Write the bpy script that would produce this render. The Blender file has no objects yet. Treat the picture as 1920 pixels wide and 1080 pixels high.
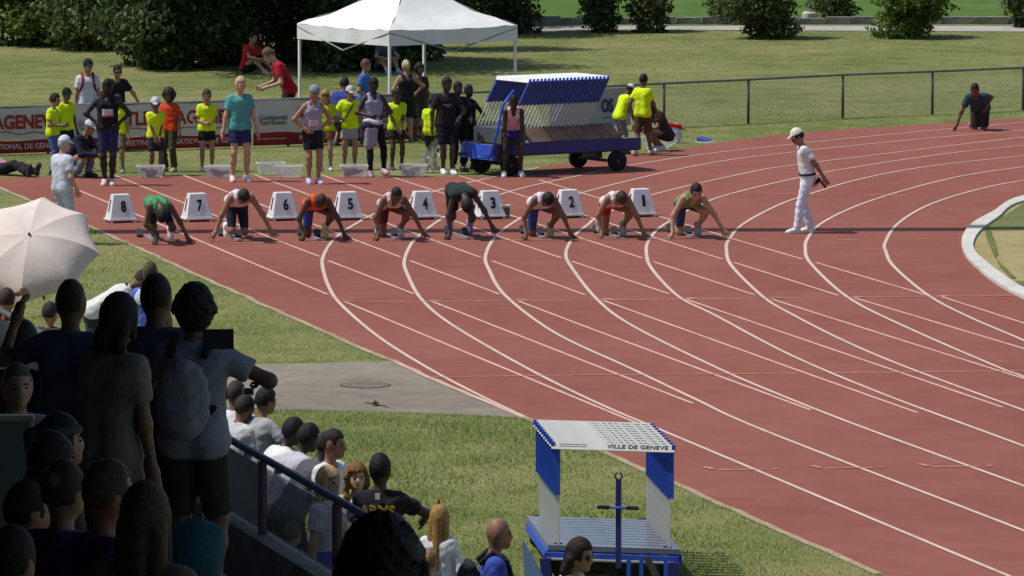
import bpy, bmesh, math, random
import numpy as np
from mathutils import Vector, Matrix
from mathutils.geometry import tessellate_polygon
random.seed(7); RNG = np.random.default_rng(7)
R = math.radians
S = bpy.context.scene
COL = S.collection

# ------------------------------------------------------------------ camera, sky, sun
CAM_H, FPX = 8.0, 10500.0
PITCH = math.atan(1077 / FPX)
cd = bpy.data.cameras.new('camera'); cam = bpy.data.objects.new('camera', cd); COL.objects.link(cam)
cd.sensor_width = 36; cd.lens = FPX / 1920 * 36; cd.clip_start = 0.5; cd.clip_end = 2000
cam.location = (0, 0, CAM_H); cam.rotation_euler = (math.pi / 2 - PITCH, 0, 0)
S.camera = cam
SUN_EL, SUN_AZ = 61.0, 1.8          # sun stands to the left of the picture
w = bpy.data.worlds.new('World'); S.world = w; w.use_nodes = True
nt = w.node_tree; sky = nt.nodes.new('ShaderNodeTexSky'); sky.sky_type = 'NISHITA'; sky.sun_disc = False
sky.sun_elevation = R(SUN_EL); sky.sun_rotation = R(-90 - SUN_AZ)
nt.links.new(sky.outputs[0], nt.nodes['Background'].inputs[0]); nt.nodes['Background'].inputs[1].default_value = 0.10
sl = bpy.data.lights.new('sun', 'SUN'); sl.energy = 3.6; sl.angle = R(0.5); sl.color = (1, .965, .9)
so = bpy.data.objects.new('sun', sl); COL.objects.link(so); so.location = (-40, 60, 60)
LDIR = Vector((math.cos(R(SUN_EL)) * math.cos(R(SUN_AZ)), math.cos(R(SUN_EL)) * math.sin(R(SUN_AZ)), -math.sin(R(SUN_EL))))
so.rotation_euler = LDIR.to_track_quat('-Z', 'Y').to_euler()
S.view_settings.view_transform = 'Standard'; S.view_settings.look = 'None'
S.view_settings.exposure = 0.10; S.view_settings.gamma = 1.0; S.view_settings.use_curve_mapping = False

def G(px, py, z=0.0):
    """world point at height z on the sight line through pixel (px, py) of the 1920x1080 photograph"""
    c, s = math.cos(PITCH), math.sin(PITCH)
    x = (px - 960) / FPX; y = -(py - 540) / FPX
    d = Vector((x, c + y * s, -s + y * c))
    t = (z - CAM_H) / d.z
    return Vector((d.x * t, d.y * t, z))
def AT(px, py, Y):
    """world point on the sight line at distance Y"""
    c, s = math.cos(PITCH), math.sin(PITCH)
    x = (px - 960) / FPX; y = -(py - 540) / FPX
    d = Vector((x, c + y * s, -s + y * c)); t = Y / d.y
    return Vector((d.x * t, Y, CAM_H + d.z * t))

# ------------------------------------------------------------------ materials
MATS = {}
def mat(key, col, rough=.6, spec=.3, noise=0, nscale=8, col2=None, bump=0, bscale=40, metal=0, trans=0, alpha=1, sheen=0):
    if key in MATS: return MATS[key]
    m = bpy.data.materials.new(key); m.use_nodes = True; t = m.node_tree; b = t.nodes['Principled BSDF']
    b.inputs['Base Color'].default_value = (*col, 1); b.inputs['Roughness'].default_value = rough
    b.inputs['Specular IOR Level'].default_value = spec; b.inputs['Metallic'].default_value = metal
    if trans: b.inputs['Transmission Weight'].default_value = trans
    if sheen: b.inputs['Sheen Weight'].default_value = sheen
    if alpha < 1: b.inputs['Alpha'].default_value = alpha
    if noise or bump:
        tc = t.nodes.new('ShaderNodeTexCoord')
    if noise:
        n = t.nodes.new('ShaderNodeTexNoise'); n.inputs['Scale'].default_value = nscale; n.inputs['Detail'].default_value = 4
        t.links.new(tc.outputs['Object'], n.inputs['Vector'])
        r = t.nodes.new('ShaderNodeValToRGB'); c2 = col2 or tuple(c * (1 - noise) for c in col)
        r.color_ramp.elements[0].color = (*c2, 1); r.color_ramp.elements[1].color = (*col, 1)
        r.color_ramp.elements[0].position = .32; r.color_ramp.elements[1].position = .62
        t.links.new(n.outputs['Fac'], r.inputs['Fac']); t.links.new(r.outputs['Color'], b.inputs['Base Color'])
    if bump:
        n2 = t.nodes.new('ShaderNodeTexNoise'); n2.inputs['Scale'].default_value = bscale; n2.inputs['Detail'].default_value = 3
        t.links.new(tc.outputs['Object'], n2.inputs['Vector'])
        bp = t.nodes.new('ShaderNodeBump'); bp.inputs['Strength'].default_value = bump; bp.inputs['Distance'].default_value = .02
        t.links.new(n2.outputs['Fac'], bp.inputs['Height']); t.links.new(bp.outputs['Normal'], b.inputs['Normal'])
    MATS[key] = m; return m
def cl(c): return tuple(((v / 255 + .055) / 1.055) ** 2.4 if v > 10 else v / 255 / 12.92 for v in c)
def cloth(c):
    k = 'cloth_%d_%d_%d' % c
    return mat(k, cl(c), .85, .15, .22, 7, bump=.5, bscale=22, sheen=.05)
def skinm(c):
    g_ = sum(c) / 3; c = tuple(int(v * .85 + g_ * .15) for v in c)
    return mat('skin_%d_%d_%d' % c, cl(c), .5, .35, .14, 14, bump=.12, bscale=60)
def hairm(c):
    return mat('hair_%d_%d_%d' % c, cl(c), .6, .3, .5, 40, bump=.45, bscale=150)
def shoem(c): return mat('shoe_%d_%d_%d' % c, cl(c), .5, .4, .15, 20)

# ------------------------------------------------------------------ mesh helpers
class MB:
    def __init__(s): s.v = []; s.f = []; s.m = []; s.mi = 0
    def add(s, vs, fs):
        o = len(s.v); s.v += [tuple(v) for v in vs]; s.f += [tuple(i + o for i in f) for f in fs]; s.m += [s.mi] * len(fs); return s
    def hexa(s, p):   # 8 corners: bottom 4 ccw, top 4 ccw
        return s.add(p, [(3, 2, 1, 0), (4, 5, 6, 7), (0, 1, 5, 4), (1, 2, 6, 5), (2, 3, 7, 6), (3, 0, 4, 7)])
    def box(s, c, d, rot=None):
        x, y, z = (q / 2 for q in d)
        ps = [Vector(q) for q in ((-x, -y, -z), (x, -y, -z), (x, y, -z), (-x, y, -z), (-x, -y, z), (x, -y, z), (x, y, z), (-x, y, z))]
        if rot is not None: ps = [rot @ q for q in ps]
        return s.hexa([q + Vector(c) for q in ps])
    def tube(s, pts, r, n=8, cap=True):
        pts = [Vector(p) for p in pts]; rs = r if isinstance(r, (list, tuple)) else [r] * len(pts)
        vs = []; up = None
        for i, p in enumerate(pts):
            d = (pts[min(i + 1, len(pts) - 1)] - pts[max(i - 1, 0)]).normalized()
            if up is None: up = Vector((0, 0, 1)) if abs(d.z) < .9 else Vector((1, 0, 0))
            a = d.cross(up).normalized(); b = d.cross(a); up = -b if False else up
            for k in range(n):
                t = 2 * math.pi * k / n; vs.append(p + (a * math.cos(t) + b * math.sin(t)) * rs[i])
        fs = []
        for i in range(len(pts) - 1):
            for k in range(n):
                fs.append((i * n + k, i * n + (k + 1) % n, (i + 1) * n + (k + 1) % n, (i + 1) * n + k))
        if cap: fs += [tuple(range(n))[::-1], tuple((len(pts) - 1) * n + k for k in range(n))]
        return s.add(vs, fs)
    def lathe(s, prof, n=16, M=None):
        vs = []
        for r, z in prof:
            for k in range(n):
                t = 2 * math.pi * k / n; vs.append(Vector((r * math.cos(t), r * math.sin(t), z)))
        if M is not None: vs = [M @ v for v in vs]
        fs = [(i * n + k, i * n + (k + 1) % n, (i + 1) * n + (k + 1) % n, (i + 1) * n + k) for i in range(len(prof) - 1) for k in range(n)]
        fs += [tuple(range(n))[::-1], tuple((len(prof) - 1) * n + k for k in range(n))]
        return s.add(vs, fs)
    def mesh(s, name, mats, smooth=False):
        me = bpy.data.meshes.new(name); me.from_pydata(s.v, [], s.f)
        for m in (mats if isinstance(mats, (list, tuple)) else [mats]): me.materials.append(m)
        me.polygons.foreach_set('material_index', s.m)
        if smooth: me.polygons.foreach_set('use_smooth', [True] * len(s.f))
        me.update(); return me
    def build(s, name, mats, parent=None, smooth=False, loc=None):
        return obj(name, s.mesh(name, mats, smooth), parent, loc)
def obj(name, me, parent=None, loc=None):
    o = bpy.data.objects.new(name, me); COL.objects.link(o)
    if parent: o.parent = parent
    if loc is not None: o.location = loc
    return o
def tag(o, label=None, cat=None, group=None, kind=None):
    if label: o['label'] = label
    if cat: o['category'] = cat
    if group: o['group'] = group
    if kind: o['kind'] = kind
    return o
def empty(name, loc, rz=0, **k):
    o = bpy.data.objects.new(name, None); COL.objects.link(o); o.location = loc; o.rotation_euler = (0, 0, rz); o.empty_display_size = .1
    return tag(o, **k)
def copy_tree(o, parent=None):
    c = o.copy(); COL.objects.link(c)
    if parent: c.parent = parent
    for ch in [x for x in o.children]: copy_tree(ch, c)
    return c
def poly_mesh(name, pts, m, z=None):
    pts = [Vector(p) for p in pts]
    if z is not None: pts = [Vector((p.x, p.y, z)) for p in pts]
    tris = tessellate_polygon([pts])
    me = bpy.data.meshes.new(name); me.from_pydata([tuple(p) for p in pts], [], [tuple(t) for t in tris])
    bm = bmesh.new(); bm.from_mesh(me); bmesh.ops.recalc_face_normals(bm, faces=bm.faces)
    for f in bm.faces:
        if f.normal.z < 0: f.normal_flip()
    bm.to_mesh(me); bm.free(); me.materials.append(m); return me
def catmull(P, n=8):
    P = [Vector(p) for p in P]; out = []
    for i in range(len(P) - 1):
        p0 = P[max(i - 1, 0)]; p1 = P[i]; p2 = P[i + 1]; p3 = P[min(i + 2, len(P) - 1)]
        for k in range(n):
            t = k / n
            out.append(.5 * ((2 * p1) + (p2 - p0) * t + (2 * p0 - 5 * p1 + 4 * p2 - p3) * t * t + (3 * p1 - p0 - 3 * p2 + p3) * t ** 3))
    out.append(P[-1]); return out
def ribbon(mb, pts, wd, z, taper=False):
    pts = [Vector((p[0], p[1], 0)) for p in pts]; vs = []
    for i, p in enumerate(pts):
        d = (pts[min(i + 1, len(pts) - 1)] - pts[max(i - 1, 0)]).normalized(); nn = Vector((-d.y, d.x, 0)) * wd / 2
        vs += [(p.x + nn.x, p.y + nn.y, z), (p.x - nn.x, p.y - nn.y, z)]
    mb.add(vs, [(2 * i, 2 * i + 1, 2 * i + 3, 2 * i + 2)[::-1] for i in range(len(pts) - 1)])
def text_mesh(body, size, m, bold=0, ext=.002, sx=1, align='CENTER', spacing=1):
    cu = bpy.data.curves.new('lettering', 'FONT'); cu.body = body; cu.size = size; cu.align_x = align; cu.align_y = 'CENTER'
    cu.extrude = ext; cu.offset = bold; cu.resolution_u = 3; cu.space_character = spacing
    o = bpy.data.objects.new('lettering', cu); COL.objects.link(o)
    dg = bpy.context.evaluated_depsgraph_get(); me = bpy.data.meshes.new_from_object(o.evaluated_get(dg))
    bpy.data.objects.remove(o); bpy.data.curves.remove(cu)
    me.transform(Matrix.Rotation(math.pi / 2, 4, 'X') @ Matrix.Diagonal((sx, 1, 1, 1)))   # stands upright, reads from -Y
    me.materials.clear(); me.materials.append(m); return me
def pip(x, y, poly):
    ins = np.zeros(len(x), bool); n = len(poly)
    for i in range(n):
        x1, y1 = poly[i][0], poly[i][1]; x2, y2 = poly[(i + 1) % n][0], poly[(i + 1) % n][1]
        c = ((y1 > y) != (y2 > y)); 
        with np.errstate(divide='ignore', invalid='ignore'):
            xi = (x2 - x1) * (y - y1) / (y2 - y1 + 1e-12) + x1
        ins ^= c & (x < xi)
    return ins

# ------------------------------------------------------------------ ground materials
def ground_mat(key, stops, sc1, sc2, bump, rough=.95, stretch=(1, 1, 1), fine=60):
    m = bpy.data.materials.new(key); m.use_nodes = True; t = m.node_tree; b = t.nodes['Principled BSDF']
    b.inputs['Roughness'].default_value = rough; b.inputs['Specular IOR Level'].default_value = .08
    tc = t.nodes.new('ShaderNodeTexCoord'); mp = t.nodes.new('ShaderNodeMapping'); mp.inputs['Scale'].default_value = stretch
    t.links.new(tc.outputs['Object'], mp.inputs['Vector'])
    def noise(sc, det):
        n = t.nodes.new('ShaderNodeTexNoise'); n.inputs['Scale'].default_value = sc; n.inputs['Detail'].default_value = det; n.inputs['Roughness'].default_value = .65
        t.links.new(mp.outputs['Vector'], n.inputs['Vector']); return n
    a = noise(sc1, 3); c = noise(sc2, 5); f = noise(fine, 3)
    mx = t.nodes.new('ShaderNodeMath'); mx.operation = 'MULTIPLY_ADD'; mx.inputs[1].default_value = .45
    t.links.new(c.outputs['Fac'], mx.inputs[0])
    m2 = t.nodes.new('ShaderNodeMath'); m2.operation = 'MULTIPLY'; m2.inputs[1].default_value = .4; t.links.new(a.outputs['Fac'], m2.inputs[0])
    t.links.new(m2.outputs[0], mx.inputs[2])
    m3 = t.nodes.new('ShaderNodeMath'); m3.operation = 'MULTIPLY_ADD'; m3.inputs[1].default_value = .2; t.links.new(f.outputs['Fac'], m3.inputs[0]); t.links.new(mx.outputs[0], m3.inputs[2])
    r = t.nodes.new('ShaderNodeValToRGB'); e = r.color_ramp.elements
    e[0].position, e[0].color = stops[0][0], (*stops[0][1], 1); e[1].position, e[1].color = stops[-1][0], (*stops[-1][1], 1)
    for p, c_ in stops[1:-1]:
        q = e.new(p); q.color = (*c_, 1)
    t.links.new(m3.outputs[0], r.inputs['Fac']); t.links.new(r.outputs['Color'], b.inputs['Base Color'])
    if bump:
        bp = t.nodes.new('ShaderNodeBump'); bp.inputs['Strength'].default_value = bump; bp.inputs['Distance'].default_value = .05
        t.links.new(m3.outputs[0], bp.inputs['Height']); t.links.new(bp.outputs['Normal'], b.inputs['Normal'])
    return m
M_GRASS = ground_mat('grass_ground', [(.40, (.09, .115, .034)), (.5, (.148, .168, .055)), (.58, (.205, .198, .082)), (.68, (.27, .235, .11))], .16, 1.3, .8, fine=22)
M_TRACK = ground_mat('red_track', [(.35, (.198, .066, .047)), (.45, (.228, .078, .057)), (.52, (.247, .087, .063)), (.66, (.275, .102, .077))], .22, 1.6, .15, .8, fine=120)
M_ASPH = ground_mat('asphalt', [(.38, (.17, .15, .118)), (.5, (.215, .19, .15)), (.62, (.27, .24, .19))], .3, 2.5, .25, .9, fine=90)
M_LINE = ground_mat('line_paint', [(.38, (.44, .32, .26)), (.5, (.56, .43, .365)), (.62, (.62, .49, .425))], .5, 5, 0, .7)
M_LINE2 = ground_mat('line_paint_worn', [(.38, (.45, .25, .19)), (.5, (.57, .35, .28)), (.62, (.64, .42, .35))], .8, 9, 0, .7)
M_LINE3 = ground_mat('line_paint_faint', [(.38, (.33, .14, .1)), (.5, (.45, .23, .16)), (.62, (.6, .36, .27))], 1.2, 12, 0, .7)
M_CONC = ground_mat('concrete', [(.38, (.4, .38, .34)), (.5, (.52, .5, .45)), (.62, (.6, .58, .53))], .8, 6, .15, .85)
M_SAND = ground_mat('infield', [(.40, (.25, .21, .09)), (.5, (.31, .255, .115)), (.6, (.35, .29, .14))], .4, 3, .1, .9)
M_LAWN = ground_mat('far_lawn', [(.40, (.055, .105, .02)), (.5, (.075, .135, .028)), (.62, (.1, .16, .038))], .2, 1.5, .5, fine=20)
M_TURF = ground_mat('infield_grass', [(.40, (.08, .11, .035)), (.5, (.12, .145, .05)), (.62, (.17, .17, .07))], .6, 4, .4, fine=25)
M_FPATH = ground_mat('far_path_stone', [(.38, (.3, .285, .25)), (.62, (.42, .4, .36))], .8, 6, .1, .9)
M_STONE = mat('stone', (.3, .28, .24), .9, .2, .45, 4, bump=.6, bscale=9)
M_WHITE = mat('white_paint', (.78, .78, .76), .5, .4, .06, 5)
M_BLACK = mat('black_print', (.012, .012, .014), .6)
M_BLUE = mat('blue_paint', cl((52, 92, 205)), .45, .4, .3, 6)
M_NAVY = mat('navy_paint', cl((45, 50, 118)), .5, .4, .25, 5)
M_GREY = mat('grey_metal', (.34, .35, .36), .45, .5, .2, 6, metal=.4)
M_DARK = mat('dark_metal', (.06, .065, .075), .45, .5, .2, 6)
M_RUBBER = mat('tyre_rubber', (.022, .022, .022), .85, .2, .3, 12)
M_WOOD = mat('brown_plank', (.21, .15, .115), .75, .25, .4, 3, bump=.3, bscale=30)

# ------------------------------------------------------------------ ground, track, path
def structure(name, me): return tag(obj(name, me), kind='structure')
gm = MB(); gm.add([(-420, -60, 0), (420, -60, 0), (420, 700, 0), (-420, 700, 0)], [(0, 1, 2, 3)])
ground = structure('ground', gm.mesh('ground', M_GRASS))

FAR_EDGE = [(-260, 336), (0, 334), (200, 331), (560, 332), (900, 331), (960, 326), (1010, 314), (1130, 298), (1190, 290), (1283, 278), (1377, 264), (1527, 247), (1800, 230), (1920, 221), (2080, 211)]
NEAR_EDGE = [(1647, 1077), (1280, 915), (1125, 845), (985, 785), (805, 709), (735, 676), (720, 672), (510, 580), (200, 439), (45, 372), (-40, 335.5)]
far_w = catmull([G(*p) for p in FAR_EDGE[1:]], 6)
near_w = [G(*p) for p in NEAR_EDGE]
near_dense = []
for a, b in zip(near_w[:-1], near_w[1:]):
    n = max(2, int((b - a).length / .35)); dn = Vector((-(b - a).y, (b - a).x, 0)).normalized()
    for k in range(n):
        near_dense.append(a.lerp(b, k / n) + dn * random.gauss(0, .012))
ext = near_w[0] + (near_w[0] - near_w[1]).normalized() * 16
track_poly = [ext] + near_dense + far_w + [G(2400, 205), G(2900, 560), Vector((ext.x + 30, ext.y, 0))]
structure('running_track', poly_mesh('running_track', track_poly, M_TRACK, .006))
mb = MB(); ribbon(mb, near_dense, .09, .0092); tag(mb.build('track_edging', ground_mat('edging', [(.38, (.26, .2, .13)), (.62, (.42, .34, .24))], 1.5, 9, .2, .9)), kind='structure')
asph_poly = [G(*p) for p in [(985, 785), (860, 778), (700, 772), (490, 768), (250, 765), (-200, 764), (-200, 694), (300, 688), (440, 684), (600, 681), (700, 678), (735, 677), (805, 709), (900, 748)]]
structure('path', poly_mesh('path', asph_poly, M_ASPH, .003))

# straight and curved lane lines, traced as real ground coordinates
SL = {7: [(105, 340), (361, 447), (614, 553)], 6: [(216, 330), (508, 447), (599, 482)], 5: [(342, 329), (642, 442), (751, 483)],
      4: [(475, 328), (792, 444), (902, 484)], 3: [(600, 328), (935, 444), (1053, 485)], 2: [(727, 330), (1090, 447.5), (1204, 485)],
      1: [(860, 330), (1232, 448), (1355, 487)], 0: [(1010, 338), (1375, 449), (1505, 487)]}
SL2 = {6: [(616, 490), (776, 552)], 5: [(769, 490), (936, 552.5)], 4: [(922, 490), (1097, 554)], 3: [(1072, 491), (1256, 552.5)], 2: [(1226, 492), (1415, 554)], 1: [(1376, 493), (1572, 555)], 0: [(1529, 493), (1736, 554)]}
SL3 = {7: [(645, 566), (857, 655), (1120, 764), (1215, 803)], 6: [(808, 565.5), (1120, 688), (1300, 758)], 5: [(970, 565), (1120, 622), (1520, 770)],
       4: [(1130, 564), (1500, 697), (1720, 775)], 3: [(1287, 562.5), (1560, 656), (1880, 765)], 2: [(1447, 562), (1700, 642), (1990, 733)], 1: [(1600, 559), (1860, 637), (1990, 676)], 0: [(1761, 556), (1920, 607), (2000, 633)]}
CL = {8: [(990, 786), (890, 738), (800, 690), (710, 633), (640, 573), (616, 538), (605, 502), (606, 482), (620, 457), (640, 438), (670, 419), (702, 402), (803, 364), (854, 349), (935, 331), (1010, 315)],
      7: [(2080, 1157), (1887, 1080), (1280, 825), (1120, 757), (985, 690), (847, 610), (790, 562), (765, 518), (758, 490), (772, 457), (790, 440), (815, 420), (854, 398), (960, 359), (1082, 331), (1164, 314), (1305, 292), (1476, 272.5), (1700, 250), (1920, 230.5), (2060, 220)],
      6: [(2080, 1062), (1920, 997), (1436, 810), (1300, 748), (1180, 691), (1040, 625), (947, 555), (917, 507), (910, 484), (920, 457), (935, 439), (960, 420), (1000, 398), (1100, 360), (1313, 310), (1476, 287.5), (1700, 264), (1920, 245), (2060, 234)],
      5: [(2080, 974), (1920, 913), (1637, 810), (1480, 749), (1342, 690), (1182, 610), (1117, 560), (1070, 500), (1061, 477), (1069, 455), (1080, 440), (1105, 420), (1121, 409), (1217, 368), (1401, 325), (1484, 311), (1612, 295), (1920, 258), (2060, 247)],
      4: [(2080, 896), (1920, 838), (1833, 806), (1650, 738), (1480, 666), (1340, 592), (1272, 557), (1222, 505), (1212, 475), (1217, 452), (1247, 421), (1339, 374), (1484, 337), (1612, 313), (1783, 288), (1920, 274), (2060, 262)],
      3: [(2080, 829), (1920, 771), (1700, 690), (1580, 639), (1480, 588), (1430, 557), (1372, 500), (1362, 469), (1367, 450), (1395, 420), (1463, 384), (1527, 362), (1612, 337), (1740, 313), (1920, 293), (2060, 280)],
      2: [(2080, 775), (1920, 708), (1872, 690), (1702, 616), (1590, 559), (1520, 495), (1510, 467), (1515, 447), (1540, 420), (1604, 388), (1698, 357), (1804, 331), (1920, 314), (2060, 300)],
      1: [(2080, 715), (1920, 640), (1820, 597), (1742, 556), (1677, 502), (1661, 473), (1660, 455), (1684, 420), (1740, 386), (1826, 358), (1920, 339), (2060, 322)]}
mb = MB()
for k, v in CL.items():
    P = catmull([G(*p) for p in v], 8)
    ribbon(mb, P, .052, .0122)
tag(mb.build('lane_lines', M_LINE), kind='structure')
mb = MB()
for D in (SL, SL2, SL3):
    for k, v in D.items(): ribbon(mb, [G(*p) for p in v], .05, .0102)
ribbon(mb, [G(*p) for p in [(742, 680), (805, 709), (900, 749), (988, 786)]], .06, .0102)
tag(mb.build('straight_lines', M_LINE2), kind='structure')
mb = MB()
ribbon(mb, [G(225, 459), G(590, 455.5), G(1275, 448.5), G(1372, 447.5)], .05, .0142)
for a, b in [((668, 568), (1245, 563)), ((1250, 562.5), (1900, 556))]: ribbon(mb, [G(*a), G(*b)], .04, .0142)
for x in (645, 806, 967, 1130, 1287, 1447, 1600, 1761): ribbon(mb, [G(x, 566 - (x - 645) * .009), G(x + 20, 567.5 - (x - 645) * .009)], .07, .0162)
ribbon(mb, [G(805, 709), G(1120, 704.5), G(1495, 702)], .04, .0142); ribbon(mb, [G(1560, 701), G(1920, 697)], .04, .0142)
for x, y in ((1335, 882), (1535, 879), (1738, 876)):
    ribbon(mb, [G(x + 12, y + 1), G(x + 100, y)], .045, .0142); ribbon(mb, [G(x - 14, y - 4), G(x + 4, y + .5)], .05, .0162); ribbon(mb, [G(x + 112, y - 1), G(x + 124, y - 1)], .05, .0142)
for a, b in [((1420, 450.5), (1460, 450.5)), ((1570, 451), (1610, 450.5)), ((1715, 449), (1740, 449)), ((1400, 362), (1500, 366)), ((1620, 366), (1700, 369)), ((1300, 310), (1345, 313)), ((1470, 292), (1520, 296)), ((1742, 393), (1850, 397)), ((5, 333.6), (50, 333.2)), ((1085, 339), (1096, 339.6)), ((1212, 343.5), (1222, 344.5)), ((1870, 679.5), (1880, 680))]:
    ribbon(mb, [G(*a), G(*b)], .04, .0142)
tag(mb.build('track_marks', M_LINE3), kind='structure')

# inner kerb and infield
K_OUT = [(2080, 357), (1920, 371), (1860, 402), (1822, 424), (1804, 450), (1808, 478), (1832, 505), (1865, 532), (1915, 560), (2040, 620)]
K_IN = [(2080, 366), (1920, 381), (1871, 412), (1838, 437), (1825, 460), (1830, 478), (1846, 493), (1878, 518), (1920, 545), (2040, 604)]
ko = catmull([G(*p) for p in K_OUT], 6); ki = catmull([G(*p) for p in K_IN], 6)
mb = MB(); n = len(ko); vs = []
for a, b in zip(ko, ki): vs += [(a.x, a.y, .006), (a.x, a.y, .05), (b.x, b.y, .05), (b.x, b.y, .006)]
fs = []
for i in range(n - 1):
    for k in range(3): fs.append((4 * i + k, 4 * i + k + 1, 4 * i + 5 + k, 4 * i + 4 + k))
mb.add(vs, fs); kb = mb.build('track_kerb', M_CONC); tag(kb, kind='structure')
inf = ki + [G(2300, 620), G(2300, 340)]
structure('infield', poly_mesh('infield', inf, M_SAND, .012))
gi = [G(*p) for p in [(1846, 431), (1873, 412), (1921, 382), (2080, 367), (2080, 428), (1920, 430)]]
structure('infield_turf', poly_mesh('infield_turf', gi, M_TURF, .017))
for i, pts in enumerate([[(1846, 431), (1856, 431), (1866, 455), (1872, 478), (1866, 486), (1858, 470), (1850, 450)], [(1868, 486), (1880, 500), (1906, 525), (1895, 524), (1874, 502)], [(1884, 531), (1925, 530), (1960, 545), (1960, 560), (1928, 548)]]):
    structure('turf_patch', poly_mesh('turf_patch', [G(*p) for p in pts], M_TURF, .0225 + i * .004))

# far path, stone kerb wall and lawn beyond
pp = [G(*p) for p in [(985, 59), (1200, 56), (1500, 58), (1930, 60), (2100, 61), (2100, 50), (1500, 49), (985, 50)]]
structure('far_path', poly_mesh('far_path', pp, M_FPATH, .012))
a, b = G(860, 45), G(2200, 45)
structure('far_lawn', poly_mesh('far_lawn', [Vector((a.x, a.y, 0)), Vector((b.x, b.y, 0)), Vector((60, 420, 0)), Vector((-60, 420, 0))], M_LAWN, .02))
wall = empty('kerb_wall', Vector((0, a.y, 0)), label='low stone kerb wall running along the far path below the lawn', cat='wall')
x = a.x
while x < b.x:
    l = random.uniform(.55, .95); mb = MB(); hh = random.uniform(.15, .2)
    mb.box((0, 0, hh / 2), (l - .03, .3 + random.uniform(-.03, .03), hh)); mb.build('stone', M_STONE, wall, loc=(x + l / 2, random.uniform(-.02, .02), 0)); x += l

# ------------------------------------------------------------------ grass blades
def blades(name, n, x0, x1, y0, y1, reject, hmin, hmax, wd, mats, keep=None, bias=lambda x, y: 0):
    xs = RNG.uniform(x0, x1, n); ys = RNG.uniform(y0, y1, n)
    ok = np.ones(n, bool)
    for p in reject: ok &= ~pip(xs, ys, p)
    if keep is not None: ok &= pip(xs, ys, keep)
    xs, ys = xs[ok], ys[ok]; n = len(xs)
    cl_ = np.sin(xs * 2.1 + np.sin(ys * 1.3) * 2) * np.sin(ys * 1.7 + 1.1 * np.sin(xs * .9))
    h = RNG.uniform(hmin, hmax, n) * (1 + .35 * cl_); a = RNG.uniform(0, 6.283, n); wv = wd * RNG.uniform(.6, 1.4, n)
    ln = RNG.normal(0, .6, (n, 2)) * h[:, None]
    V = np.zeros((n, 3, 3)); V[:, 0] = np.c_[xs - np.cos(a) * wv, ys - np.sin(a) * wv, np.zeros(n)]; V[:, 1] = np.c_[xs + np.cos(a) * wv, ys + np.sin(a) * wv, np.zeros(n)]
    V[:, 2] = np.c_[xs + ln[:, 0], ys + ln[:, 1], h]
    me = bpy.data.meshes.new(name); me.vertices.add(3 * n); me.vertices.foreach_set('co', V.ravel()); me.loops.add(3 * n); me.loops.foreach_set('vertex_index', np.arange(3 * n))
    me.polygons.add(n); me.polygons.foreach_set('loop_start', np.arange(0, 3 * n, 3)); me.polygons.foreach_set('loop_total', np.full(n, 3))
    for m in mats: me.materials.append(m)
    pr = np.clip(.5 + bias(xs, ys) + .32 * cl_ + RNG.normal(0, .33, n), 0, .999); me.polygons.foreach_set('material_index', (pr * len(mats)).astype(np.int32)[::1])
    me.update(calc_edges=True); return tag(obj(name, me), kind='stuff')
def leafm(key, c, tr=.35):
    m = bpy.data.materials.new(key); m.use_nodes = True; t = m.node_tree; b = t.nodes['Principled BSDF']
    b.inputs['Base Color'].default_value = (*c, 1); b.inputs['Roughness'].default_value = .55; b.inputs['Specular IOR Level'].default_value = .3
    tl = t.nodes.new('ShaderNodeBsdfTranslucent'); tl.inputs['Color'].default_value = (c[0] * 1.2, c[1] * 1.3, c[2] * .7, 1)
    mx = t.nodes.new('ShaderNodeMixShader'); mx.inputs[0].default_value = tr
    t.links.new(b.outputs[0], mx.inputs[1]); t.links.new(tl.outputs[0], mx.inputs[2]); t.links.new(mx.outputs[0], t.nodes['Material Output'].inputs[0]); return m
BL = [leafm('blade_straw', (.46, .42, .21)), leafm('blade_dry', (.36, .35, .15)), leafm('blade_olive', (.26, .30, .10)), leafm('blade_green', (.19, .26, .07)), leafm('blade_deep', (.14, .20, .05))]
rej = [track_poly, asph_poly]
blades('grass', 170000, -5.0, 6.5, 45.5, 64.6, rej, .015, .042, .0055, BL, bias=lambda x, y: np.clip(.16 - .12 * x, -.2, .34))
blades('grass', 70000, -7.6, -1.0, 64.6, 90, rej, .015, .04, .007, BL, bias=lambda x, y: -.30)
blades('grass', 60000, -10, 10.5, 97, 116, rej, .012, .03, .007, BL[:4])
blades('grass', 40000, -12, 13.5, 116, 142, rej, .012, .028, .009, BL[:4])

# ------------------------------------------------------------------ grandstand (left foreground, shaded by its own roof)
SE = Vector((.28, -1, 0)).normalized(); SN = Vector((-1, -.28, 0)).normalized(); SB = Vector((-2.1, 40, 0))
def ST(u, v, z=0.0): return SB + SN * u + SE * v + Vector((0, 0, z))
def tier_z(u): return 1.9 + .36 * max(0, math.floor((u - .6) / .8) + 1) if u > .6 else 1.9
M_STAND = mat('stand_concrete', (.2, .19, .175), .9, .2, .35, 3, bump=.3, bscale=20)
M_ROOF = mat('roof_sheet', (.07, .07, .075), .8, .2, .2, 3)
stand = empty('grandstand', ST(0, 0), label='dark concrete grandstand tiers in the shade of a flat roof', cat='grandstand')
def slab(name, u0, u1, v0, v1, z0, z1, m, parent=stand):
    mb = MB(); o = parent.location
    mb.hexa([ST(u0, v0, z0) - o, ST(u0, v1, z0) - o, ST(u1, v1, z0) - o, ST(u1, v0, z0) - o, ST(u0, v0, z1) - o, ST(u0, v1, z1) - o, ST(u1, v1, z1) - o, ST(u1, v0, z1) - o])
    return mb.build(name, m, parent)
slab('walkway', .1, .6, -13, 40, .02, 1.9, M_STAND)
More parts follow.
